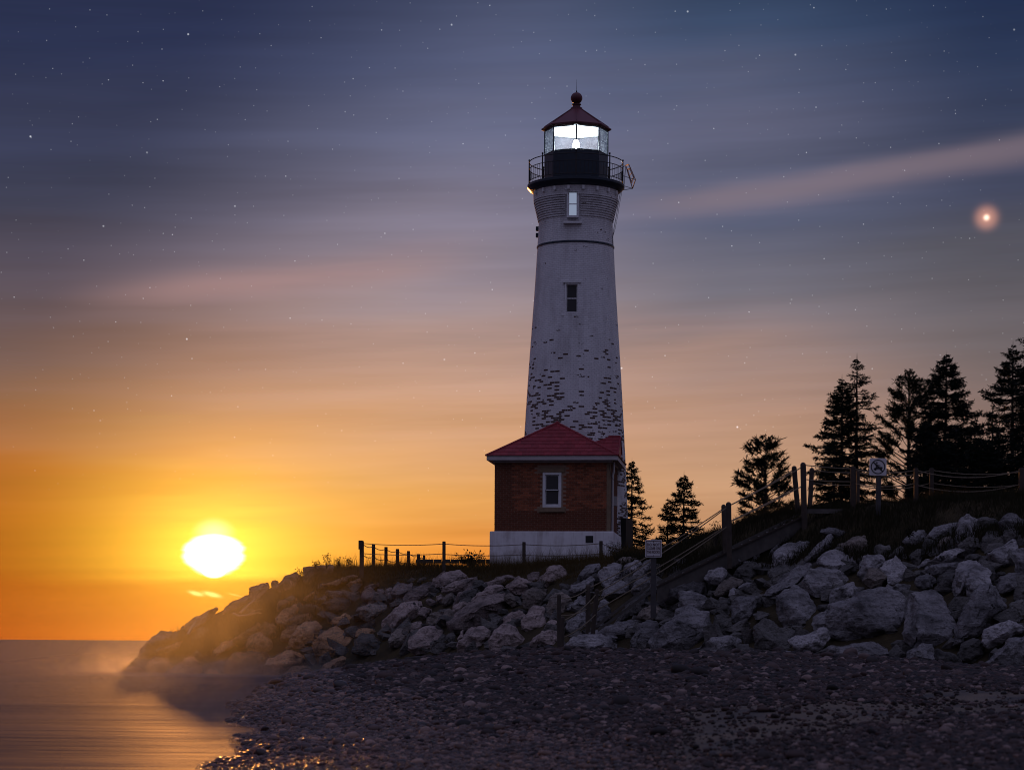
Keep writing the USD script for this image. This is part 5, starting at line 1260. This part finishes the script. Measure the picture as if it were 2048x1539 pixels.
def conifer(name, label, px, top, Y, half, bottom, seed, kind='spruce', dense=1.0, group=None, lean=0.0, skip=None, sat=0.46):
    rng = np.random.default_rng(seed)
    tip = P(px, top, Y)
    zb = float(terrain(tip[0], Y)) - 0.2
    base = np.array([tip[0] - lean, Y, zb])
    H = tip[2] - zb
    zlow = zb + 0.35
    R = half / FPX * Y * 1.06
    th = Thing(name, label, 'tree', base, group)
    n = 14
    t = np.linspace(0, 1, n)
    axis = base + (tip - base) * t[:, None] + np.stack([np.cumsum(rng.normal(0, .012, n)), np.cumsum(rng.normal(0, .012, n)), 0 * t], -1) * (1 - t)[:, None] * H * 0.1
    rad = 0.014 * H * (1 - t) ** 0.9 + 0.012
    limbs = [tube(axis, rad, 7)]
    B = Blades()
    at = lambda z: np.array([np.interp(z, axis[:, 2], axis[:, i]) for i in range(3)])
    L0 = tip[2] - max(zlow, zb + 0.15)
    z, sp = tip[2] - 0.10, 0.10
    while z > tip[2] - L0:
        f = (tip[2] - z) / L0
        if kind == 'spruce':
            reach = R * min(1.0, (f / sat) ** 0.92 + 0.015) * (1 + 0.12 * f)
            m = rng.integers(4, 7); rise = 0.35 - 0.65 * f; sp = (0.09 + 0.19 * min(f * 2, 1)) / dense
        else:
            reach = R * (0.10 + 0.95 * min(1.0, f / 0.62) ** 0.8)
            m = rng.integers(3, 6); rise = 0.95 - 0.75 * f; sp = (0.24 + 0.14 * f) / dense
        a0 = rng.uniform(0, 6.28)
        for k in range(m):
            a = a0 + k * 6.283 / m + rng.normal(0, .3)
            if skip is not None and skip(a, f): continue
            L = reach * rng.uniform(0.66, 1.14)
            if L < 0.05: continue
            p0 = at(min(z + rng.normal(0, .03 + .4 * sp), tip[2] - .05)); dirh = np.array([math.cos(a), math.sin(a), 0])
            k_ = 7
            s = np.linspace(0, 1, k_)
            curve = p0 + dirh * (L * s)[:, None] + np.array([0, 0, 1.0]) * (L * (rise * s - (0.30 if kind == 'spruce' else -0.10) * s ** 1.5 + (0.28 if kind == 'spruce' else 0.05) * s ** 3))[:, None]
            limbs.append(tube(curve, np.linspace(0.012 + 0.012 * L, 0.004, k_), 4, False))
            nt = max(5, int(L * (28 if kind == 'spruce' else 22) * dense))
            ss = rng.uniform(0.10 if kind == 'spruce' else 0.42, 1.0, nt) ** (0.8)
            q = np.stack([np.interp(ss, s, curve[:, i]) for i in range(3)], -1)
            side = np.cross(dirh, [0, 0, 1.0])
            sg_ = rng.choice([-1.0, 1.0], nt)
            ln = (0.10 + 0.34 * (1 - ss) * min(L, 1.3) ** 0.8 + rng.uniform(0, .10, nt)) if kind == 'spruce' else rng.uniform(.10, .34, nt)
            tw = min(1.0, 0.35 + f * 5.0); ln = ln * tw
            d = dirh * rng.uniform(.55, 1.0, nt)[:, None] + side * (sg_ * rng.uniform(.3, .95, nt))[:, None] + np.array([0, 0, 1.0]) * rng.normal(-.05 if kind == 'spruce' else .55, .26, nt)[:, None]
            d /= np.linalg.norm(d, axis=1, keepdims=True)
            e = q + d * ln[:, None]
            # each twig: needles all round it
            for j in range(4 if kind == 'spruce' else 6):
                u = rng.uniform(0, .85, nt)[:, None]
                nb = q + (e - q) * u
                nd = d * rng.uniform(.4, 1, nt)[:, None] + rng.normal(0, .55, (nt, 3))
                nd /= np.linalg.norm(nd, axis=1, keepdims=True)
                B.add(nb, nb + nd * tw * (rng.uniform(.08, .17, nt)[:, None] if kind == 'spruce' else rng.uniform(.12, .26, nt)[:, None]), rng.uniform(.020, .042, nt))
            B.add(q, e, rng.uniform(.022, .045, nt))
        z -= sp
    B.add(tip - (0, 0, .3), tip + (0, 0, .22), .035)
    th.part('trunk', cat(*limbs), M['bark'], smooth=True)
    th.part('crown', B.mesh(rng), M['pine' if kind == 'pine' else 'needle'])

G1 = 'conifers behind the hilltop fence'
conifer('spruce_tree', 'small spruce growing against the right side of the lighthouse', 1264, 922, 92.5, 46, 1100, 1, dense=1.1, sat=.72)
conifer('spruce_tree', 'small pointed spruce standing alone right of the lighthouse', 1368, 950, 91.5, 46, 1104, 2, dense=1.3, sat=.72)
conifer('spruce_tree', 'smallest spruce, leaning on the left side of the lone pointed one', 1336, 1004, 92.5, 30, 1100, 3, dense=1.1, sat=.72)
conifer('pine_tree', 'young bushy pine on the hill left of the stair top', 1532, 876, 80.0, 46, 1036, 4, 'pine', 1.5)
conifer('spruce_tree', 'tall open-crowned spruce behind the fence left of the no-riding sign', 1714, 714, 91, 56, 985, 5, dense=.72, group=G1)
conifer('spruce_tree', 'dense spruce close against the left side of the tall open-crowned one', 1684, 757, 89, 60, 985, 6, dense=1.3, group=G1)
conifer('pine_tree', 'feathery pine with upswept branches above the no-riding sign', 1818, 748, 90, 62, 960, 7, 'pine', 1.3, group=G1)
conifer('spruce_tree', 'dark thick spruce with the tallest full cone of the hilltop trees', 1893, 708, 86, 72, 985, 8, dense=1.4, sat=.42, group=G1)
conifer('spruce_tree', 'tall ragged spruce near the right edge', 2026, 690, 84, 56, 985, 9, dense=1.1, sat=.3, group=G1)
conifer('spruce_tree', 'thin short spruce in the gap left of the ragged right-hand spruce', 1985, 815, 90, 24, 985, 10, dense=.9, group=G1)
conifer('spruce_tree', 'low spruce filling the gap between the thick cone and the thin short spruce', 1950, 838, 83, 48, 985, 11, dense=1.25, group=G1)
conifer('spruce_tree', 'low dark spruce at the foot of the feathery pine, right side', 1852, 842, 82, 44, 985, 12, dense=1.25, group=G1)
conifer('spruce_tree', 'low dark spruce under the thick cone-shaped spruce', 1912, 856, 80, 50, 985, 13, dense=1.3, group=G1)
conifer('spruce_tree', 'low dark spruce at the foot of the ragged right-hand spruce', 1998, 862, 80, 46, 985, 14, dense=1.25, group=G1)
conifer('spruce_tree', 'low dark spruce at the right edge under the ragged spruce', 2046, 835, 79, 44, 985, 15, dense=1.2, group=G1)
conifer('spruce_tree', 'lowest dark spruce between feathery pine and thick cone, behind the fence rope', 1872, 868, 78, 48, 985, 18, dense=1.4, group=G1)
conifer('spruce_tree', 'lowest dark spruce behind the rope right of the thick cone', 1962, 880, 77, 50, 985, 19, dense=1.4, group=G1)
conifer('spruce_tree', 'low bushy spruce left of the no-riding sign at fence height', 1668, 872, 84, 34, 985, 16, dense=1.2, group=G1)
conifer('spruce_tree', 'spruce cut by the right edge, its branch tips reaching into the view', 2090, 560, 76, 62, 1000, 17, dense=1.0)

# ------------------------------------------------------------------ dry grass and shrubs
rng = np.random.default_rng(21)
def blades_mesh(p, h, lean, w, rng):
    """Bent blades of grass: three cross-sections each."""
    n = len(p)
    a = rng.uniform(0, 2 * np.pi, n); d = np.stack([np.cos(a), np.sin(a), 0 * a], -1)
    b = rng.uniform(0, 2 * np.pi, n); s = np.stack([np.cos(b), np.sin(b), 0 * b], -1) * (w / 2)[:, None]
    m = p + np.array([0, 0, 1.0]) * (h * .55)[:, None] + d * (h * lean * .30)[:, None]
    t = p + np.array([0, 0, 1.0]) * h[:, None] + d * (h * lean)[:, None]
    v = np.stack([p - s, p + s, m - s * .7, m + s * .7, t], 1).reshape(-1, 3)
    k = np.arange(n)[:, None] * 5
    return v, np.vstack([k + [0, 1, 3], k + [0, 3, 2], k + [2, 3, 4]])

def scatter(n, px0, px1, dist):
    px = rng.uniform(px0, px1, n)
    a, c = np.interp(px, K, Yc), np.interp(px, K, Yh)
    Y = dist(px, a, c)
    x = (px - 1024) / FPX * Y
    return np.stack([x, Y, terrain(x, Y) - 0.06], -1)

parts = []
# along the edge before fence and building
p = scatter(26000, 600, 1330, lambda px, a, c: a - 0.3 + rng.uniform(0, 1, len(px)) ** 0.9 * (c - a + 1.6))
f = rng.uniform(0, 1, len(p))
clump = meshkit.noise(np.stack([p[:, 0] * 1.3, p[:, 1] * 1.3, 0 * f], -1), 8)
edge = sst(p[:, 1] - np.interp(1024 + FPX * p[:, 0] / p[:, 1], K, Yc), 0.2, 3.5)
parts.append(blades_mesh(p, (0.10 + 0.30 * clump * f) * (0.75 + .5 * edge), rng.uniform(.1, .9, len(p)), rng.uniform(.008, .02, len(p)), rng))
# tall stalks on the skyline
p = scatter(2600, 610, 1330, lambda px, a, c: c + rng.uniform(-2.4, 2.0, len(px)))
parts.append(blades_mesh(p, rng.uniform(.3, .8, len(p)), rng.uniform(0, .5, len(p)), rng.uniform(.007, .014, len(p)), rng))
# hill to the right
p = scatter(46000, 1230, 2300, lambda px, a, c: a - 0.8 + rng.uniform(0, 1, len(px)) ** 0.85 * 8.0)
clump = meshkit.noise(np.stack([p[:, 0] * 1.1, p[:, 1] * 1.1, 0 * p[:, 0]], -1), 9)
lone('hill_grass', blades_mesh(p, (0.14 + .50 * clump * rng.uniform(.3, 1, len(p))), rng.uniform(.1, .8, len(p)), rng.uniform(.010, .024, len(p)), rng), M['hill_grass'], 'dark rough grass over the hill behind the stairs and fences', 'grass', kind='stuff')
# grass on the golden left slope
px = rng.uniform(330, 640, 9000); py = rng.uniform(1130, 1350, 9000)
keep = (np.abs(py - (1272 - (px - 420) * 0.33)) < 38) | ((px > 560) & (py < 1200))
px, py = px[keep], py[keep]
Y = np.array([slope_y(a, b) for a, b in zip(px, py)]) - 0.1
x = (px - 1024) / FPX * Y
parts.append(blades_mesh(np.stack([x, Y, terrain(x, Y) - 0.25], -1), rng.uniform(.25, .62, len(x)), rng.uniform(.3, 1.1, len(x)), rng.uniform(.010, .022, len(x)), rng))
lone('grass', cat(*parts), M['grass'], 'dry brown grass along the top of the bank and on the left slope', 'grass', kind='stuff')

def shrub(label, px, top, bot, Y, half, seed, n=9, leaf=.07, tall=1.0, flowers=False, name='shrub'):
    rng = np.random.default_rng(seed)
    base = P(px, bot, Y); H = P(px, top, Y)[2] - base[2]; R = half / FPX * Y
    th = Thing(name, label, 'shrub' if name == 'shrub' else 'plant', base)
    stems, B = [], Blades()
    for k in range(n):
        a = rng.uniform(0, 6.28); r = R * math.sqrt(rng.uniform(0.02, 1))
        h = H * rng.uniform(.55, 1.0) * (1 - 0.35 * (r / R) ** 2)
        e = base + np.array([math.cos(a) * r, math.sin(a) * r * .6, h])
        c = base + np.array([math.cos(a) * r * .35, math.sin(a) * r * .2, h * .55]) + rng.normal(0, .04, 3)
        t = np.linspace(0, 1, 7)[:, None]
        curve = base * (1 - t) ** 2 + 2 * c * t * (1 - t) + e * t ** 2
        stems.append(tube(curve, np.linspace(.011, .004, 7), 4, False))
        m = int(26 * tall)
        s = rng.uniform(.3, 1.02, m)
        q = np.stack([np.interp(s, t[:, 0], curve[:, i]) for i in range(3)], -1)
        d = rng.normal(0, 1, (m, 3)) * [1, 1, .8] + [0, 0, .25]; d /= np.linalg.norm(d, axis=1, keepdims=True)
        off = q + d * rng.uniform(0, .09, m)[:, None]
        B.add(off, off + d * rng.uniform(.6, 1.3, m)[:, None] * leaf, rng.uniform(.4, .65, m) * leaf)
        if flowers:
            d = rng.normal(0, 1, (9, 3)); d /= np.linalg.norm(d, axis=1, keepdims=True)
            o = e + rng.normal(0, .05, (9, 3)); B.add(o, o + d * .06, .05)
    th.part('stems', cat(*stems), M['bark'])
    th.part('leaves', B.mesh(rng, .5), M['shrub'])

shrub('round leafy shrub in the grass just left of the white foundation', 943, 1098, 1136, 83, 38, 31, 26, .09)
shrub('bush at the right corner of the white foundation', 1236, 1076, 1122, 80.5, 34, 32, 24, .06)
shrub('low bush at the grass edge below the lone pointed spruce', 1345, 1086, 1108, 78, 40, 33, 20, .06)
for k, (px, top, label) in enumerate(((630, 1118, 'leftmost flowering weed on the skyline beside the tallest squared block'), (653, 1101, 'tallest flowering weed on the skyline above the squared blocks'), (675, 1112, 'flowering weed midway between the tallest weed and the first fence post'), (700, 1109, 'flowering weed nearest the leftmost fence post'))):
    shrub(label, px, top, 1137, 86, 9, 40 + k, 5, .055, .7, True, 'weed')
shrub('small weed growing from the blocks left of the tallest squared block', 601, 1138, 1150, 88, 8, 50, 4, .05, .6, True, 'weed')
shrub('tall leafy weed beside the tall stair posts', 1432, 1034, 1092, 71.5, 12, 51, 7, .06, 1, False, 'weed')
shrub('pale green weed at the grass edge above the raised right row of boulders', 1817, 1054, 1074, 63, 9, 52, 7, .07, .8, False, 'weed')
shrub('leafy bush on the hill under the young bushy pine', 1560, 1012, 1044, 76, 34, 53, 22, .06)

# ------------------------------------------------------------------ pebbles
def pebble_protos(path, mat):
    out = []
    for k in range(6):
        r = np.random.default_rng(300 + k)
        m = trimesh.creation.icosphere(subdivisions=1 if k else 2)
        v = m.vertices * np.array([1.0, r.uniform(.65, .95), r.uniform(.42, .7)])
        v = v * (1 + 0.22 * (meshkit.noise(m.vertices * 1.6 + k * 7.3, k)[:, None] - .5))
        pm = usdkit.mesh(stage, f'{path}/pebble_{k:03d}', (v, np.array(m.faces)), mat, smooth=True)
        out.append(pm.GetPath())
    return out

def scatter_pebbles(name, label, mat, pts, sizes, seed):
    r = np.random.default_rng(seed)
    pi = UsdGeom.PointInstancer.Define(stage, f'/World/{name}')
    protos = pebble_protos(f'/World/{name}/prototypes', mat)
    pi.CreatePrototypesRel().SetTargets(protos)
    n = len(pts)
    pi.CreateProtoIndicesAttr(Vt.IntArray.FromNumpy(r.integers(0, 6, n).astype(np.int32)))
    pi.CreatePositionsAttr(Vt.Vec3fArray.FromNumpy(pts.astype(np.float32)))
    pi.CreateScalesAttr(Vt.Vec3fArray.FromNumpy((sizes[:, None] * np.ones((1, 3))).astype(np.float32)))
    a = r.uniform(0, math.pi, n); tl = r.normal(0, .22, (n, 2))
    qs = np.stack([tl[:, 0] * np.cos(a), tl[:, 1] * np.cos(a), np.sin(a), np.cos(a)], -1); qs /= np.linalg.norm(qs, axis=1, keepdims=True)
    pi.CreateOrientationsAttr(Vt.QuathArray.FromNumpy(qs.astype(np.float16)))
    tag(pi.GetPrim(), label, 'pebbles', kind='stuff')

rng = np.random.default_rng(8)
P_, S_ = [], []
for y0, y1, per, r0 in ((8.5, 14, 2500, .0110), (14, 22, 1500, .0150), (22, 34, 700, .022), (34, 50, 320, .032), (50, 78, 140, .046)):
    area = 0.5 * (y1 ** 2 - y0 ** 2) * 0.42
    n = int(area * per)
    Y = np.sqrt(rng.uniform(y0 ** 2, y1 ** 2, n)); u = rng.uniform(-0.165, 0.25, n)
    x = u * Y
    z = beach_z(x, Y)
    k = 1024 + FPX * x / Y
    ok = (z > -0.05) & (k > 380) & (k < 2075) & (Y < np.interp(k, K, Yf) + 0.6) & (rng.random(n) > 0.96 * sand_at(x, Y) * sst(meshkit.noise(np.stack([x * .9, Y * .5, 0 * x], -1), 6), .05, .38))
    s = r0 * np.exp(rng.normal(0, .42, n))
    P_.append(np.stack([x, Y, z + s * 0.34], -1)[ok]); S_.append(s[ok])
P_, S_ = np.vstack(P_), np.concatenate(S_)
wet = beach_z(P_[:, 0], P_[:, 1]) < 0.30 + 0.06 * rng.normal(size=len(P_))
print('pebbles', len(P_), wet.sum())
scatter_pebbles('wet_pebbles', 'wet dark pebbles of the beach beside the water', M['pebble_wet'], P_[wet], S_[wet], 1)
scatter_pebbles('dry_pebbles', 'grey and brown pebbles covering the beach up to the boulders', M['pebble'], P_[~wet], S_[~wet], 2)

# ------------------------------------------------------------------ surf mist and spray
def puff(name, label, c, r, density, g_, n, scale, lo, hi):
    """A cloud of droplets: densest in the middle, thinning to nothing before its closed surface."""
    m = trimesh.creation.icosphere(subdivisions=3)
    v = m.vertices * np.array(r) * 1.03 + np.array(c)
    g = Graph()
    p = g.n('geometry', 'position')
    q = g.n('mapping', 'vector', vector=p, location=tuple(-a / b for a, b in zip(c, r)), scale=tuple(1 / b for b in r))
    rad = g.n('vector_math', 'value', math_type='length', vector1=q)
    nz = g.noise(g.n('mapping', 'vector', vector=p, scale=scale), 1.0, 3.0, 0.6)
    d = g.smooth(rad, 1.0, 0.15) * g.smooth(nz, lo, hi) * density
    mat = g.build(name + '_air', volume=g.n('principled_volume', 'volume', color=(1, 1, 1), density=d, anisotropy=g_))
    lone(name, (v, m.faces), mat, label, 'mist', kind='stuff')
puff('sea_mist', 'thin surf mist over the water, its reach over the left slope added for a warm veil', (-6.6, 56.0, 0.9), (7.6, 40.0, 3.0), 0.0010, 0.88, 1, (.25, .08, .6), 0.2, 0.7)  # reach over the left slope added to lay a warm veil there
puff('sea_spray', 'wave spray flung up at the tip of the boulder bank', (-14.9, 85.0, 0.1), (1.7, 2.6, 1.35), 0.05, 0.80, 2, (.7, .5, .9), 0.30, 0.75)
puff('surf_mist', 'low white surf mist along the foot of the left boulders', (-9.6, 78.0, 0.1), (8.5, 8.0, 0.75), 0.055, 0.25, 3, (.5, .35, 1.0), 0.15, 0.65)
